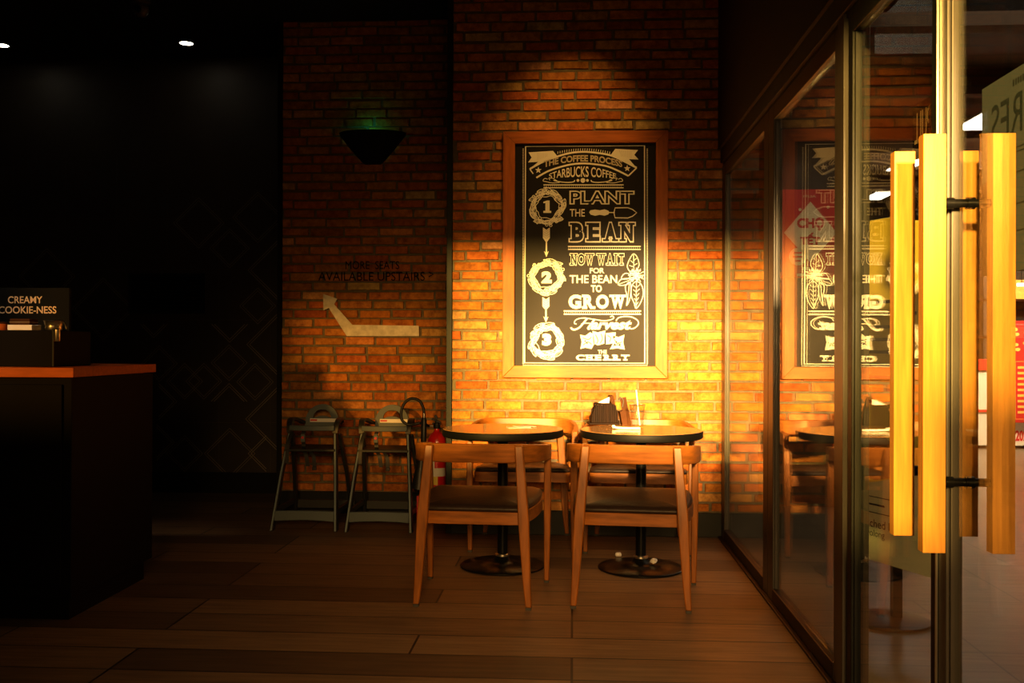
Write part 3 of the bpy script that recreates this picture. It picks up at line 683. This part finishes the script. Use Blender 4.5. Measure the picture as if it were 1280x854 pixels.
for i in range(7): a.strip([Z7(215 + i * 13, 108 + i), Z7(215 + i * 13, 172 - i * 5)], .35); a2.strip([Z7(905 + i * 16, 90 + i), Z7(925 + i * 13, 140 + i * 2)], .35)
a = art('lettering', M['chalkdim'])
def wcp(p, q):
    x = 268 + 660 * p; base = 197 + (x - 600) ** 2 * .00046; return Z7(x, base - 14 - 56 * q)
a.text('THE COFFEE PROCESS', 0, 0, 1, 1, offset=.035, warp=wcp)
a = art('lettering')
def wsb(p, q):
    x = 312 + 565 * p; e = ((x - 595) / 285) ** 2; yb = 312 + 14 * e; yt = 222 + 66 * e; return Z7(x, yb + (yt - yb) * q)
a.text('STARBUCKS COFFEE', 0, 0, 1, 1, offset=.012, warp=wsb)
a = art('ornament')
for x, r in ((555, 12), (597, 20), (635, 12)): a.disc(*Z7(x, 341), r / 6.737)
for s in (-1, 1):
    fx = lambda x: 597 + s * (597 - x)
    a.strip([Z7(fx(528), 338), Z7(fx(520), 352), Z7(fx(470), 358), Z7(fx(400), 352), Z7(fx(350), 340)], 1.2, smooth=5)
    a.strip([Z7(fx(400), 358), Z7(fx(340), 362), Z7(fx(290), 352), Z7(fx(262), 345), Z7(fx(275), 325), Z7(fx(300), 330)], .8, smooth=5)
    a.strip([Z7(fx(380), 345), Z7(fx(340), 322), Z7(fx(310), 322), Z7(fx(320), 340)], .7, smooth=5)
def rule(x0, x1, y0, y1, w=1.3):
    a.rect(x0, y0 - w / 2, x1, y0 + w / 2); a.rect(x0, y1 - w / 2, x1, y1 + w / 2)
    x = x0 + 1; ym = (y0 + y1) / 2
    while x < x1 - 1: a.disc(x, ym, .45, 6); x += 2.6
a = art('rule_line'); rule(679.3, 779.5, 231.2, 234.8, 1.2)
a = art('rule_line'); rule(710, 801, 308.2, 311.9, 1.2)
a = art('rule_line'); rule(704.8, 801.2, 388.9, 392.9, 1.5)
# plain words
a = art('lettering'); a.text('THE', 712.2, 261.4, 731, 270.8, offset=.01)
a = art('lettering'); a.text('FOR', 737.2, 335, 755.4, 341.8, offset=.02); a = art('lettering'); a.text('THE BEAN', 712, 344, 771.5, 354, offset=.015); a = art('lettering'); a.text('TO', 738.7, 356.4, 752.2, 365.3, offset=.03)
a = art('lettering'); a.text('THE', 747.5, 437.6, 758.4, 442.2, offset=.03)
# outlined words: cream shape with the board's black laid inside it
a = art('lettering'); a.text('PLANT', 711.8, 238.4, 793.2, 255.6, offset=.075, ref=.075)
i_ = art('lettering_core', M['board'], .0018); i_.text('PLANT', 711.8, 238.4, 793.2, 255.6, offset=.008, ref=.075)
a = art('lettering'); slab(a, 'BEAN', 711.6, 278.2, 794, 302.2, .07, 9, 3.6, .02, grow=.9)
i_ = art('lettering_core', M['board'], .0018); slab(i_, 'BEAN', 711.6, 278.2, 794, 302.2, .07, 9, 3.6, .02, grow=-.55)
a = art('lettering'); slab(a, 'NOW WAIT', 712.4, 317.2, 781.4, 331.4, .05, 4.6, 2.0, .03, [1, .95, 1.2, .25, 1.25, 1, .5, .95], grow=.55)
i_ = art('lettering_core', M['board'], .0018); slab(i_, 'NOW WAIT', 712.4, 317.2, 781.4, 331.4, .05, 4.6, 2.0, .03, [1, .95, 1.2, .25, 1.25, 1, .5, .95], grow=-.25)
a = art('lettering'); slab(a, 'GROW', 710.6, 368.4, 782.6, 386.2, .05, 6.6, 3.2, .05, [1, 1.05, 1, 1.3]); a = art('lettering'); slab(a, 'CHERRY', 720, 443.4, 787, 450.8, .05, 5.2, 1.8, .05)
# numerals
a = art('numeral')
a.poly([(679.2, 252.4), (683.6, 250.8), (687, 250.8), (687, 263.6), (689, 263.8), (689, 266.2), (679.2, 266.2), (679.2, 263.8), (681.8, 263.6), (681.8, 253.8), (679.2, 254.2)])
a = art('numeral'); a.text('2', 676.8, 339.2, 689.8, 354.2, offset=.075); a = art('numeral'); a.text('3', 677.6, 417, 689.2, 432.2, offset=.08)
# wreaths
def wreath(cx, cy, R, seed):
    r = random.Random(seed); a = art('wreath')
    for i in range(30):
        th = 2 * math.pi * i / 30 + r.uniform(-.05, .05); rad = R * r.uniform(.64, .93); x, y = cx + rad * math.cos(th), cy + rad * math.sin(th)
        ang = th + math.pi / 2 + r.uniform(-.7, .7); L = R * r.uniform(.22, .34); wd = L * .36
        ca, sa = math.cos(ang), math.sin(ang)
        P = [(x + L * t * ca - wd * h * sa, y + L * t * sa + wd * h * ca) for t, h in ((-1, 0), (-.5, .8), (.2, .9), (1, 0), (.2, -.9), (-.5, -.8))]
        a.strip(P, .85, True, 3); a.strip([P[0], P[3]], .5)
    for i in range(26):
        th = r.uniform(0, 6.283); rad = R * r.uniform(.68, .98); a.strip([(cx + rad * math.cos(th) + 1.7 * math.cos(q * 1.047), cy + rad * math.sin(th) + 1.7 * math.sin(q * 1.047)) for q in range(6)], .8, True, 2)
    for k in range(2):
        a.strip([(cx + (R * (.60 + .16 * k) + R * .05 * math.sin(i * 1.7 + k)) * math.cos(2 * math.pi * i / 24), cy + (R * (.60 + .16 * k) + R * .05 * math.sin(i * 1.7 + k)) * math.sin(2 * math.pi * i / 24)) for i in range(24)], .8, True, 2)
    return a
wreath(684.2, 259.3, 23.5, 1); wreath(683.1, 346, 23, 2); wreath(684.2, 426.6, 23, 3)
for x, y0_, y1_ in ((683, 284.4, 321.4), (682.4, 371.5, 403.4)):
    h = y1_ - y0_; a = art('arrow')
    a.poly([(x - 4.3, y0_), (x, y0_ + 3), (x + 4.3, y0_), (x + 4.3, y0_ + h * .36), (x, y0_ + h * .52), (x - 4.3, y0_ + h * .36)])
    a.rect(x - .9, y0_ + h * .45, x + .9, y1_ - 5); a.poly([(x - 3, y1_ - 7.5), (x, y1_ - 5), (x + 3, y1_ - 7.5), (x, y1_)])
    i_ = art('arrow_core', M['chalkdim'], .0015)
    for q_ in range(4): i_.strip([(x - 3.6, y0_ + 2 + q_ * 3), (x, y0_ + 5 + q_ * 3), (x + 3.6, y0_ + 2 + q_ * 3)], .5)
# trowel
Z8 = lambda x, y: (640 + x / 6.737, 230 + y / 6.737)
a = art('trowel'); a.poly([Z8(*p) for p in [(650, 240), (660, 222), (700, 216), (740, 222), (780, 214), (812, 226), (820, 240), (812, 256), (780, 268), (740, 260), (700, 268), (662, 258)]])
a.strip([Z8(815, 241), Z8(865, 241)], 1.2); a.strip([Z8(*p) for p in [(868, 202), (975, 200), (1015, 215), (1050, 243), (1015, 272), (975, 287), (868, 285), (858, 243)]], 1.2, True)
# script word
ZH = lambda x, y: (700 + x / 9.846, 385 + y / 9.846)
a = art('lettering')
H = lambda P, w_: a.strip([ZH(*p) for p in P], w_, smooth=5)
H([(335, 130), (290, 185), (240, 240), (190, 266), (150, 262), (135, 240)], 2.1); H([(425, 142), (385, 195), (345, 250), (365, 262)], 2.3); H([(262, 198), (320, 188), (385, 192)], 1.1)
H([(205, 200), (175, 185), (205, 142), (290, 124), (400, 138), (520, 156), (610, 150), (662, 124), (645, 100), (618, 112)], 1.2)
H([(690, 158), (720, 122), (790, 106), (880, 112), (950, 150), (965, 195), (930, 240), (880, 258), (855, 245)], 1.3)
a.text('arvest', *ZH(372, 150), *ZH(885, 268), offset=.045, shear=.35)
# sacks of cherries
ZS = lambda x, y: (620 + x / 5.022, 310 + y / 5.022)
a = art('sack'); a.poly([ZS(*p) for p in [(527, 545), (560, 552), (590, 530), (612, 540), (618, 600), (600, 634), (560, 626), (530, 634), (538, 590)]])
a.poly([ZS(*p) for p in [(606, 522), (640, 530), (688, 518), (682, 548), (680, 600), (640, 612), (612, 600)]]); a.poly([ZS(*p) for p in [(690, 535), (752, 530), (748, 560), (735, 600), (690, 606)]])
a.poly([ZS(*p) for p in [(735, 552), (770, 560), (806, 545), (798, 590), (808, 638), (760, 630), (715, 636), (735, 600)]])
a = art('sack_shading', M['board'], .0018)
for P in ([(545, 565), (580, 575), (598, 560)], [(548, 610), (575, 590), (600, 605)], [(625, 545), (640, 580), (632, 600)], [(660, 540), (668, 570), (655, 598)], [(700, 550), (720, 565), (712, 590)], [(745, 575), (760, 600), (790, 590)], [(735, 615), (765, 608), (785, 620)]):
    a.strip([ZS(*p) for p in P], 1.0, smooth=4)
for x, y in ((755, 590), (768, 598), (745, 606), (778, 606), (560, 585), (572, 598)): a.disc(*ZS(x, y), 1.1, 8)
# coffee branch
a = art('coffee_branch')
ZB = lambda x, y: (710 + x / 10.05, 310 + y / 10.05)
def leafs(P, veins):
    a.strip([ZB(*p) for p in P], 1.0, True, 4)
    for v_ in veins: a.strip([ZB(*p) for p in v_], .7)
leafs([(820, 75), (865, 110), (890, 185), (885, 240), (840, 290), (775, 290), (745, 230), (770, 150)], [[(822, 80), (830, 290)], [(826, 160), (860, 130)], [(828, 220), (870, 195)], [(826, 190), (785, 160)], [(828, 240), (770, 220)]])
leafs([(860, 420), (925, 470), (945, 580), (910, 690), (855, 760), (830, 690), (795, 600), (800, 480)], [[(860, 425), (856, 750)]] + [[(858, 500 + i * 55), (905 - i * 6, 460 + i * 55)] for i in range(5)] + [[(858, 500 + i * 55), (815 + i * 5, 470 + i * 55)] for i in range(5)])
leafs([(720, 490), (780, 430), (790, 560), (770, 660), (735, 725), (745, 620)], [[(770, 450), (745, 700)]])
leafs([(630, 460), (660, 400), (740, 385), (800, 400), (760, 450), (690, 470)], [[(640, 455), (790, 400)]])
leafs([(670, 385), (700, 330), (750, 320), (780, 360), (740, 390)], [])
for i in range(40):
    th = rnd.uniform(0, 6.283); q_ = rnd.uniform(20, 95); x, y = 860 + q_ * math.cos(th) * .9, 345 + q_ * math.sin(th) * .8
    a.disc(*ZB(x, y), rnd.uniform(.7, 1.5), 7)
for i in range(12):
    th = 2 * math.pi * i / 12; a.strip([ZB(860, 345), ZB(860 + 105 * math.cos(th), 345 + 95 * math.sin(th))], .8)
for a_, nme, mt in ART: a_.build(nme, mt, bo)

# ------------------------------------------------------------------ lettering, arrow and lamp on the recessed brick wall
af = lambda u, v, l: onY(u, v, YA - .0195) + Vector((0, -l, 0))
a = Art(af); a.text('MORE  SEATS', 432, 326.5, 499, 336.6); a.text('AVAILABLE UPSTAIRS', 398, 340, 531, 351); a.strip([(536, 340), (541.5, 343), (536, 346)], 1.4)
o = a.mb.build('wall_lettering', M['blackpaint'], smooth=0, fix=False); tag(o, 'hand painted black letters about more seats on the brick wall', 'wall lettering')
ZA = lambda x, y: (380 + x / 2.844, 140 + y / 2.844)
P = [ZA(*p) for p in [(68, 647), (118, 664), (107, 684), (172, 757), (408, 760), (409, 797), (152, 797), (88, 697), (69, 706)]]
o = MB().prism([(u, v) for u, v in P], lambda u, v, d: onY(u, v, YA - .0185) + Vector((0, d, 0)), -.0010, .004).build('painted_arrow', M['arrow'], smooth=0)
tag(o, 'white painted bent arrow pointing up left on the brick wall', 'arrow sign')
p0 = onY(466, 167, YA - .02)
sc_ = thing('wall_sconce', 'black half bowl uplight on the recessed brick wall', 'wall lamp', (p0.x, YA - .016, p0.z - .22))
b = MB(); rings = []
for r_, z in ((.055, 0), (.08, .02), (.16, .11), (.235, .205), (.240, .22)):
    rings.append([(r_ * math.cos(math.pi * j / 20), -r_ * .62 * math.sin(math.pi * j / 20), z) for j in range(21)])
for i in range(4):
    A_ = [b.v(q_) for q_ in rings[i]]; B_ = [b.v(q_) for q_ in rings[i + 1]]
    for j in range(20): b.f([A_[j], A_[j + 1], B_[j + 1], B_[j]])
b.f([b.v(q_) for q_ in rings[0]]); bmesh.ops.remove_doubles(b.bm, verts=b.bm.verts, dist=1e-5)
sh = b.build('shade', M['black'], sc_, smooth=40); sm = sh.modifiers.new('thick', 'SOLIDIFY'); sm.thickness = .006
MB().box(-.06, .06, -.012, -.001, .02, .19).build('back_plate', M['black'], sc_, smooth=0)
MB().box(-.05, .05, -.035, -.014, .185, .212).build('light_strip', M['greenglow'], sc_, smooth=0)
lg = lamp('sconce_light', 'POINT', (p0.x, YA - .075, p0.z + .005), (0, 0, 1), .16, (.04, 1, .55), shadow_soft_size=.02)

# ------------------------------------------------------------------ far left: vent, lamps, camera
v0, v1 = onY(161, 342, YT - .02), onY(255, 392, YT - .02)
vt = thing('wall_vent', 'black rectangular louvred panel on the dark tiled wall', 'vent', ((v0.x + v1.x) / 2, YT - .012, v1.z))
b = MB(); x0, x1, z0, z1 = v0.x, v1.x, v1.z, v0.z; ya, yb = YT - .03, YT - .006
b.box(x0, x1, ya, yb, z0, z0 + .025); b.box(x0, x1, ya, yb, z1 - .025, z1); b.box(x0, x0 + .025, ya, yb, z0 + .025, z1 - .025); b.box(x1 - .025, x1, ya, yb, z0 + .025, z1 - .025)
b.build('frame', M['black'], vt, bevel=.002, smooth=0, world=True)
MB().box(x0 + .02, x1 - .02, YT - .012, YT - .008, z0 + .02, z1 - .02).build('back_plate', M['counterblack'], vt, smooth=0, world=True)
b = MB(); n = 9
for i in range(n):
    z = z0 + .04 + (z1 - z0 - .08) * i / (n - 1); b.box(x0 + .026, x1 - .026, YT - .027, YT - .015, z - .006, z + .002)
b.build('louvre', M['black'], vt, smooth=0, world=True)
def downlight(px, py, label):
    p = onF(px, py, ZC - .004); t = thing('ceiling_downlight', label, 'ceiling lamp', (p.x, p.y, ZC), group='round downlights in the black ceiling')
    MB().lathe([(.046, -.001), (.066, -.001), (.068, -.006), (.064, -.012), (.052, -.013), (.046, -.006)], 32).build('ring', M['black'], t)
    MB().lathe([(.001, -.012), (.050, -.012), (.050, -.003), (.001, -.003)], 32).build('lens', M['lampglow'], t)
    L = lamp('downlight_beam', 'SPOT', (p.x, p.y, ZC - .03), (0, 0, -1), .3, (1, .75, .45), spot_size=math.radians(70), spot_blend=.9, shadow_soft_size=.03)
downlight(233, 53, 'glowing round downlight next to the ceiling camera'); downlight(2, 55.5, 'glowing round downlight cut by left edge of photo')
p = onF(177, -2, ZC)
cc_ = thing('ceiling_camera', 'small grey security camera under the black ceiling', 'camera', (p.x, p.y, ZC))
MB().lathe([(.055, 0), (.058, -.004), (.056, -.03), (.045, -.04), (.02, -.042)], 32).build('base', M['camera'], cc_)
b = MB(); b.lathe([(.005, -.125), (.025, -.12), (.042, -.10), (.048, -.078), (.044, -.055), (.03, -.04), (.012, -.036)], 32); b.build('ball_housing', M['camera'], cc_, smooth=60)
MB().lathe([(.001, 0), (.018, 0), (.024, .012), (.024, .03), (.001, .032)], 24, (-.005, -.066, -.082), 'y').build('lens', M['gloss_black'], cc_)

# ------------------------------------------------------------------ service counter on the left
fc_ = onF(190, 722); XC = fc_.x; nc = onX(90, 465, XC); ytop = onX(90, 459.8, XC).z
ctr = thing('service_counter', 'black service counter with orange wood top at far left', 'counter', (XC - .9, (nc.y + fc_.y) / 2, 0))
ze = ytop - .042
MB().box(-5.0, XC + .012, nc.y - .012, fc_.y + .012, ze, ytop).build('worktop', M['counterwood'], ctr, bevel=.003, smooth=0, world=True)
MB().box(-4.98, XC, nc.y, fc_.y, .10, ze - .001).build('body', M['counterblack'], ctr, bevel=.003, smooth=0, world=True)
MB().box(-4.95, XC - .03, nc.y + .04, fc_.y - .03, 0, .10).build('plinth', M['counterblack'], ctr, smooth=0, world=True)
b = MB()
for i in range(5): b.box(-2.72 - .56 * i, -2.72 - .56 * i + .535, nc.y - .014, nc.y - .001, .16, ze - .03)
b.build('front_panel', M['counterblack'], ctr, bevel=.003, smooth=0, world=True)
# black display case on the counter with things on it
yk = nc.y + .10; pk0 = onY(67, 413, yk); xk = pk0.x; zk = pk0.z
cs = thing('display_case', 'black box case standing on the service counter', 'case', (xk - .3, yk + .15, ytop))
MB().box(xk - .9, xk, yk, yk + .34, ytop + .001, zk).build('case_body', M['counterblack'], cs, bevel=.003, smooth=0, world=True)
MB().box(xk - .004, xk + .002, yk - .003, yk + .003, ytop + .003, zk - .003).build('edge_strip', M['trim'], cs, smooth=0, world=True)
p1, p2 = onY(88, 360, yk + .3), onY(88, 404, yk + .3)
sg = thing('menu_sign', 'black sign with tan capitals behind the items on the counter', 'sign', (p1.x - .3, yk + .3, zk))
MB().box(xk - .8, p1.x, yk + .29, yk + .31, zk + .001, p1.z).build('panel', M['signblack'], sg, bevel=.002, smooth=0, world=True)
a = Art(lambda u, v, l: onY(u, v, yk + .29) + Vector((0, -l, 0))); a.text('CREAMY', 10, 370.5, 53, 379.3, offset=.012); a.text('COOKIE-NESS', -1.5, 383, 70.5, 392, offset=.012); a.build('lettering', M['tan'], sg)
p = onY(24, 413, yk + .06); wb = thing('white_box', 'flat white carton on top of the black case', 'box', (p.x, yk + .09, zk + .001))
MB().box(-.055, .058, -.03, .05, 0, .024).build('carton', M['white'], wb, bevel=.002, smooth=0)
db = thing('brown_box', 'dull brown flat box stacked on the flat white carton', 'box', (p.x, yk + .09, zk + .026))
MB().box(-.05, .042, -.02, .05, 0, .026).build('carton', M['cardbrown'], db, bevel=.002, smooth=0); MB().box(-.051, .043, -.0215, .051, .010, .0125).build('band', M['linegrey'], db, smooth=0)
p = onY(1, 411, yk + .06); oc = thing('orange_canister', 'orange brown canister beside white carton at left photo edge', 'canister', (p.x - .012, yk + .09, zk + .001))
MB().lathe([(.001, 0), (.022, 0), (.024, .004), (.024, .028), (.001, .030)], 24).build('body', M['counterwood'], oc); MB().lathe([(.001, .0302), (.023, .0302), (.023, .036), (.001, .038)], 24).build('lid', M['cardbrown'], oc)
p = onY(64, 411, yk + .05); jg = thing('metal_jug', 'shiny steel jug with curved handle on black case corner', 'jug', (p.x, yk + .07, zk + .001))
MB().lathe([(.001, 0), (.034, 0), (.036, .003), (.036, .016), (.0345, .017), (.0345, .020), (.037, .022), (.040, .040), (.042, .042), (.040, .044), (.030, .044), (.001, .043)], 36).build('body', M['steel'], jg)
MB().ribbon(catmull([(.036, 0, .036), (.055, -.01, .034), (.068, -.02, .022), (.074, -.025, .006)], 5), .012, .004, (0, 1, 0)).build('handle', M['steel'], jg)
MB().lathe([(.001, -.050), (.011, -.050), (.013, -.046), (.013, .002), (.009, .006), (.001, .007)], 20, (.074, -.108, 0)).build('handle_grip', M['steel'], jg)

# ------------------------------------------------------------------ mall outside the glass
struct(simple('floor_outside', M['tile_floor'], .99, 9, -2.5, 18, -.06, 0), 'grey brown tiled floor outside the glass', 'floor')
struct(simple('ceiling_outside', M['mallwood'], 1.0, 9, -2.5, 18, 3.62, 3.7), 'dark timber ceiling outside the glass', 'ceiling')
struct(simple('wall_outside', M['mallwall'], .98, 9, 18, 18.1, 0, 3.62), 'dim brown wall far outside', 'wall')
struct(simple('wall_outside_right', M['mallwall'], 9, 9.1, -2.5, 18, 0, 3.62), 'dim brown side wall outside', 'wall')
struct(simple('wall_outside_left', M['mallwall'], .88, .98, YT, 18, 0, 3.62), 'dim side wall beyond the brick pier', 'wall')
for i in range(7):
    y = 3.2 + i * 1.9; o = simple('ceiling_beam', M['mallwood'], 1.02, 8.98, y, y + .16, 3.40, 3.619); struct(o, 'dark timber beam under the mall ceiling', 'beam'); o['group'] = 'timber beams under the mall ceiling'
# light panels
def panel(px0, px1, py0, py1, label, z=3.39):
    A_, B_ = onF(px0, py1, z), onF(px1, py1, z); Cn = onF(px1, py0, z)
    t = thing('light_panel', label, 'ceiling light', ((A_.x + B_.x) / 2, (A_.y + Cn.y) / 2, z), group='bright ceiling panels outside')
    x0, x1, y0, y1 = A_.x, B_.x, Cn.y, A_.y
    MB().box(x0, x1, y0, y1, z, z + .01).build('diffuser', M['panelglow'], t, smooth=0, world=True)
    MB().box(x0 - .02, x1 + .02, y0 - .02, y1 + .02, z + .0105, z + .03).build('housing', M['stallwhite'], t, smooth=0, world=True)
panel(1193, 1243, 141, 163, 'largest white ceiling panel seen beyond the near door'); panel(1108, 1134, 201, 214, 'white ceiling panel peeping over the far wooden pull'); panel(1078, 1100, 241, 250, 'small white ceiling panel beside the sunlit jamb')
# red new year banner on a pillar
YR = 7.5
r0, r1 = onY(978, 237, YR), onY(1048, 347, YR)
struct(simple('pillar_outside', M['mallwall'], r0.x - .08, r1.x + .1, YR + .03, YR + .5, 0, 3.62), 'dim pillar outside behind the red banner', 'pillar')
rb = thing('red_banner', 'red banner with cream diamond and big red capitals outside the glass', 'banner', ((r0.x + r1.x) / 2, YR + .02, r1.z))
MB().box(r0.x, r1.x, YR, YR + .012, r1.z, r0.z).build('sheet', M['posterred'], rb, smooth=0, world=True)
rf = lambda u, v, l: onY(u, v, YR) + Vector((0, -l, 0))
a = Art(rf); a.lift = .002; a.poly([(980, 291), (1013, 252), (1046, 291), (1013, 328)]); a.disc(997, 321, 11, 24); a.disc(1000, 262, 2, 8); a.disc(1035, 259, 2, 8); a.text('MUA', 1004, 244, 1020, 247)
a.rect(1003, 334, 1012, 338); a.rect(996, 342, 1028, 345.5); a.build('diamond', M['postercream'], rb)
a = Art(rf); a.lift = .005; a.text('CHỢ', 996, 272, 1030, 288.5, offset=.05); a.text('TẾT', 1000, 291, 1025, 306, offset=.05)
for i, wd in enumerate((10, 12, 7)): a.rect(997 - wd / 2, 315 + i * 5, 997 + wd / 2, 317.4 + i * 5)
a.build('lettering', M['redtext'], rb)
# lettered notice on a post stand outside, seen from behind
XP = 1.15
e0 = onX(1228.5, 112, XP); e1 = onX(1245, 343, XP); ye = e0.y - .86; yp_ = e0.y - .48
gp = thing('notice_stand', 'grey backed lettered notice standing outside the near glass door', 'notice', (XP, yp_, 0))
MB().box(XP - .002, XP + .002, ye, e0.y, e1.z, e0.z).build('sheet', M['posterteal'], gp, smooth=0, world=True)
a = Art(lambda u, v, l: Vector((XP - .0022 - l * .5, u, v)))
hz, k_ = e0.z, 1.17
a.text('ARES', e0.y - .055 * k_, hz - .055 * k_, e0.y - .30 * k_, hz - .145 * k_, flip=True)
for i in range(9): a.rect(e0.y - (.17 + .012 * i) * k_, hz - .022 * k_, e0.y - (.177 + .012 * i) * k_, hz - .036 * k_)
for z in (.175, .185, .23, .30, .36): a.rect(e0.y - .03, hz - z * k_, e0.y - .7, hz - z * k_ - .003)
a.poly([(e0.y - y_ * k_, hz - z_ * k_) for y_, z_ in ((.09, .27), (.115, .225), (.15, .27), (.155, .34), (.085, .34))])
a.build('lettering', M['postertealdark'], gp)
MB().box(XP + .004, XP + .024, yp_ - .015, yp_ + .015, .02, e0.z - .02).build('post', M['gloss_black'], gp, bevel=.002, smooth=0, world=True)
MB().lathe([(.001, 0), (.155, 0), (.16, .004), (.16, .012), (.14, .018), (.001, .02)], 32, (.014, 0, 0)).build('foot', M['gloss_black'], gp)
# standing drinks poster outside
s0 = Vector((1.245, 4.72, 0)); dirv = Vector((.40, -.92, 0)).normalized(); sn = Vector((-.92, -.40, 0)).normalized()
wdt = .66; zb0, zt0 = .245, 1.76
ct = s0 + dirv * wdt / 2
sp_ = thing('poster_stand', 'yellow and sage drinks poster on a round footed stand outside', 'poster stand', (ct.x, ct.y, 0))
sf = lambda u, v, d: s0 + dirv * u + Vector((0, 0, v)) + sn * d
rp = .10
out_ = [(rp - rp * math.cos(t_), zb0 + rp - rp * math.sin(t_)) for t_ in [math.pi / 2 * i / 6 for i in range(6, -1, -1)]]
P = [(0, zt0), (0, zb0 + .02), (.02, zb0), (wdt - .02, zb0), (wdt, zb0 + .02), (wdt, zt0)]
MB().prism(P, sf, -.012, 0).build('poster_panel', M['standgreen'], sp_, bevel=.002, smooth=0, world=True)
a = Art(lambda u, v, l: sf(u, v, l)); a.poly([(0.002, zt0 - .002), (wdt - .002, zt0 - .002), (wdt - .002, .80), (.48, .66), (.25, .60), (.14, .58), (.10, .66), (.002, .98)])
a.build('yellow_field', M['standyellow'], sp_)
a = Art(lambda u, v, l: sf(u, v, .001 + l)); a.poly([(.10, .72), (.14, .62), (.24, .605), (.40, .64), (.46, .72), (.30, .80), (.16, .80)]); a.disc(.60, .48, .06, 18, .12); a.build('drink_picture', M['standbrown'], sp_)
a = Art(lambda u, v, l: sf(u, v, .002 + l)); a.text('oad Poached Pear', .03, .43, .42, .395); a.text('Oolong', .17, .385, .30, .345); a.rect(.12, .50, .30, .492); a.strip([(.09, .53), (.33, .53), (.33, .46), (.09, .46)], .004, True)
for i in range(9): a.rect(.06, 1.40 - i * .055, .06 + .28 + .05 * ((i * 7) % 4), 1.385 - i * .055)
a.build('lettering', M['blackpaint'], sp_)
fc2 = onF(1117, 766); ftx = ct
MB().lathe([(.001, 0), (.165, 0), (.17, .004), (.17, .014), (.15, .018), (.001, .022)], 40, (0, 0, 0)).build('foot', M['gloss_black'], sp_)
MB().box(-.02, .02, -.02, .02, .02, zb0 + .3).build('pole', M['gloss_black'], sp_, smooth=0).location = (-sn.x * .035, -sn.y * .035, 0)
# new year stall far outside
YS = 12.0
sx0, sx1 = onY(1150, 500, YS).x, onY(1420, 500, YS).x
stl = thing('market_stall', 'white and red new year sales stall far outside', 'stall', ((sx0 + sx1) / 2, YS + .3, 0))
zf = lambda y: onY(1265, y, YS).z
MB().box(sx0, sx1, YS, YS + .7, .03, zf(463)).build('counter_front', M['stallwhite'], stl, bevel=.01, smooth=0, world=True)
MB().box(sx0 - .02, sx1 + .02, YS - .02, YS + .7, zf(463) + .001, zf(450)).build('red_band', M['redtext'], stl, smooth=0, world=True)
MB().box(sx0, sx1, YS - .012, YS - .002, zf(515.5), zf(512.5)).build('red_band', M['redtext'], stl, smooth=0, world=True)
tf = lambda u, v, l: onY(u, v, YS) + Vector((0, -.004 - l, 0))
a = Art(tf); a.text('TẾT 202', 1248, 531, 1284, 551.5, offset=.04); a.rect(1205, 536, 1212, 549); a.disc(1262, 492, 3, 12); a.strip([(1258, 510), (1264, 500), (1262, 490)], 2)
for i in range(5): a.disc(1252 + i * 7, 507 - (i % 2) * 3, 2.2, 10)
a.build('lettering', M['redtext'], stl)
# upright red display beside it, with shelves of boxed goods behind
g0, g1 = onY(1266, 405, YS - .07), onY(1310, 529, YS - .07)
gd = thing('red_display', 'tall red display panel with gold pattern fixed on the stall front', 'display', ((g0.x + g1.x) / 2, YS - .05, g1.z))
MB().box(g0.x, g1.x, YS - .075, YS - .0205, g1.z, g0.z).build('panel', M['posterred'], gd, bevel=.01, smooth=0, world=True)
a = Art(lambda u, v, l: onY(u, v, YS - .075) + Vector((0, -l, 0)))
for i in range(9): a.rect(1272, 458 + i * 7, 1306, 461 + i * 7)
for i in range(10): a.disc(1269 + (i * 13) % 38, 412 + (i * 17) % 32, 3.5, 10, 2.2)
a.strip([(1269, 452), (1308, 452), (1308, 524), (1269, 524)], 1.2, True); a.build('gold_pattern', M['gold'], gd)
sh_ = thing('goods_shelf', 'open shelf rack of goods behind the sales stall', 'shelf', ((sx0 + sx1) / 2, 13.4, 0))
zz = [.25, .8, 1.3, 1.78]
for z in zz: MB().box(sx0, sx1, 13.2, 13.6, z, z + .03).build('shelf_board', M['cardbrown'], sh_, smooth=0, world=True)
for x in (sx0, (sx0 + sx1) / 2, sx1): MB().box(x - .02, x + .02, 13.2, 13.6, 0, 2.2).build('upright', M['mallwall'], sh_, smooth=0, world=True)
MB().box(sx0, sx1, 13.6, 13.62, 0, 2.2).build('back_panel', M['mallwall'], sh_, smooth=0, world=True)
kinds = (('red', M['posterred']), ('cream', M['postercream']), ('gold', M['gold']), ('white', M['stallwhite']))
first = {}
lv = {1: 'middle', 2: 'upper', 3: 'top'}
for zi in (1, 2, 3):
    x = sx0 + .1; i = 0
    while x < sx1 - .3:
        if abs(x + .1 - (sx0 + sx1) / 2) < .13: x += .2; continue
        if x < sx0 + .03: x += .1; continue
        kn, mt = kinds[(i * 3 + zi * 2 + (i * i) % 3) % 4]; h = .2 + .05 * ((i * 5 + zi) % 3)
        b = MB().box(-.09, .09, -.08, .08, 0, h); o = b.build('goods_box', mt, bevel=.005, smooth=0); o.location = (x + .1, 13.36, zz[zi] + .031)
        tag(o, f'small {kn} packet on the {lv[zi]} board of the far shelf rack', 'packet', f'{kn} packets on the {lv[zi]} board of the shelf rack')
        x += .215 + .03 * (i % 2); i += 1
for i, (px, py) in enumerate(((1250, 352), (1263, 378), (1208, 360), (1277, 356))):
    p = onY(px, py, 12.9); o = thing('strip_lamp', 'tiny glaring white strip lamp hung above the far stall', 'strip lamp', p, 0, 'tiny white lamps above the stall')
    MB().box(-.05, .05, -.02, .02, -.018, .018).build('tube', M['panelglow'], o, smooth=0)
    MB().tube([(0, 0, .018), (0, 0, 3.62 - p.z)], .004, 6).build('cord', M['black'], o)
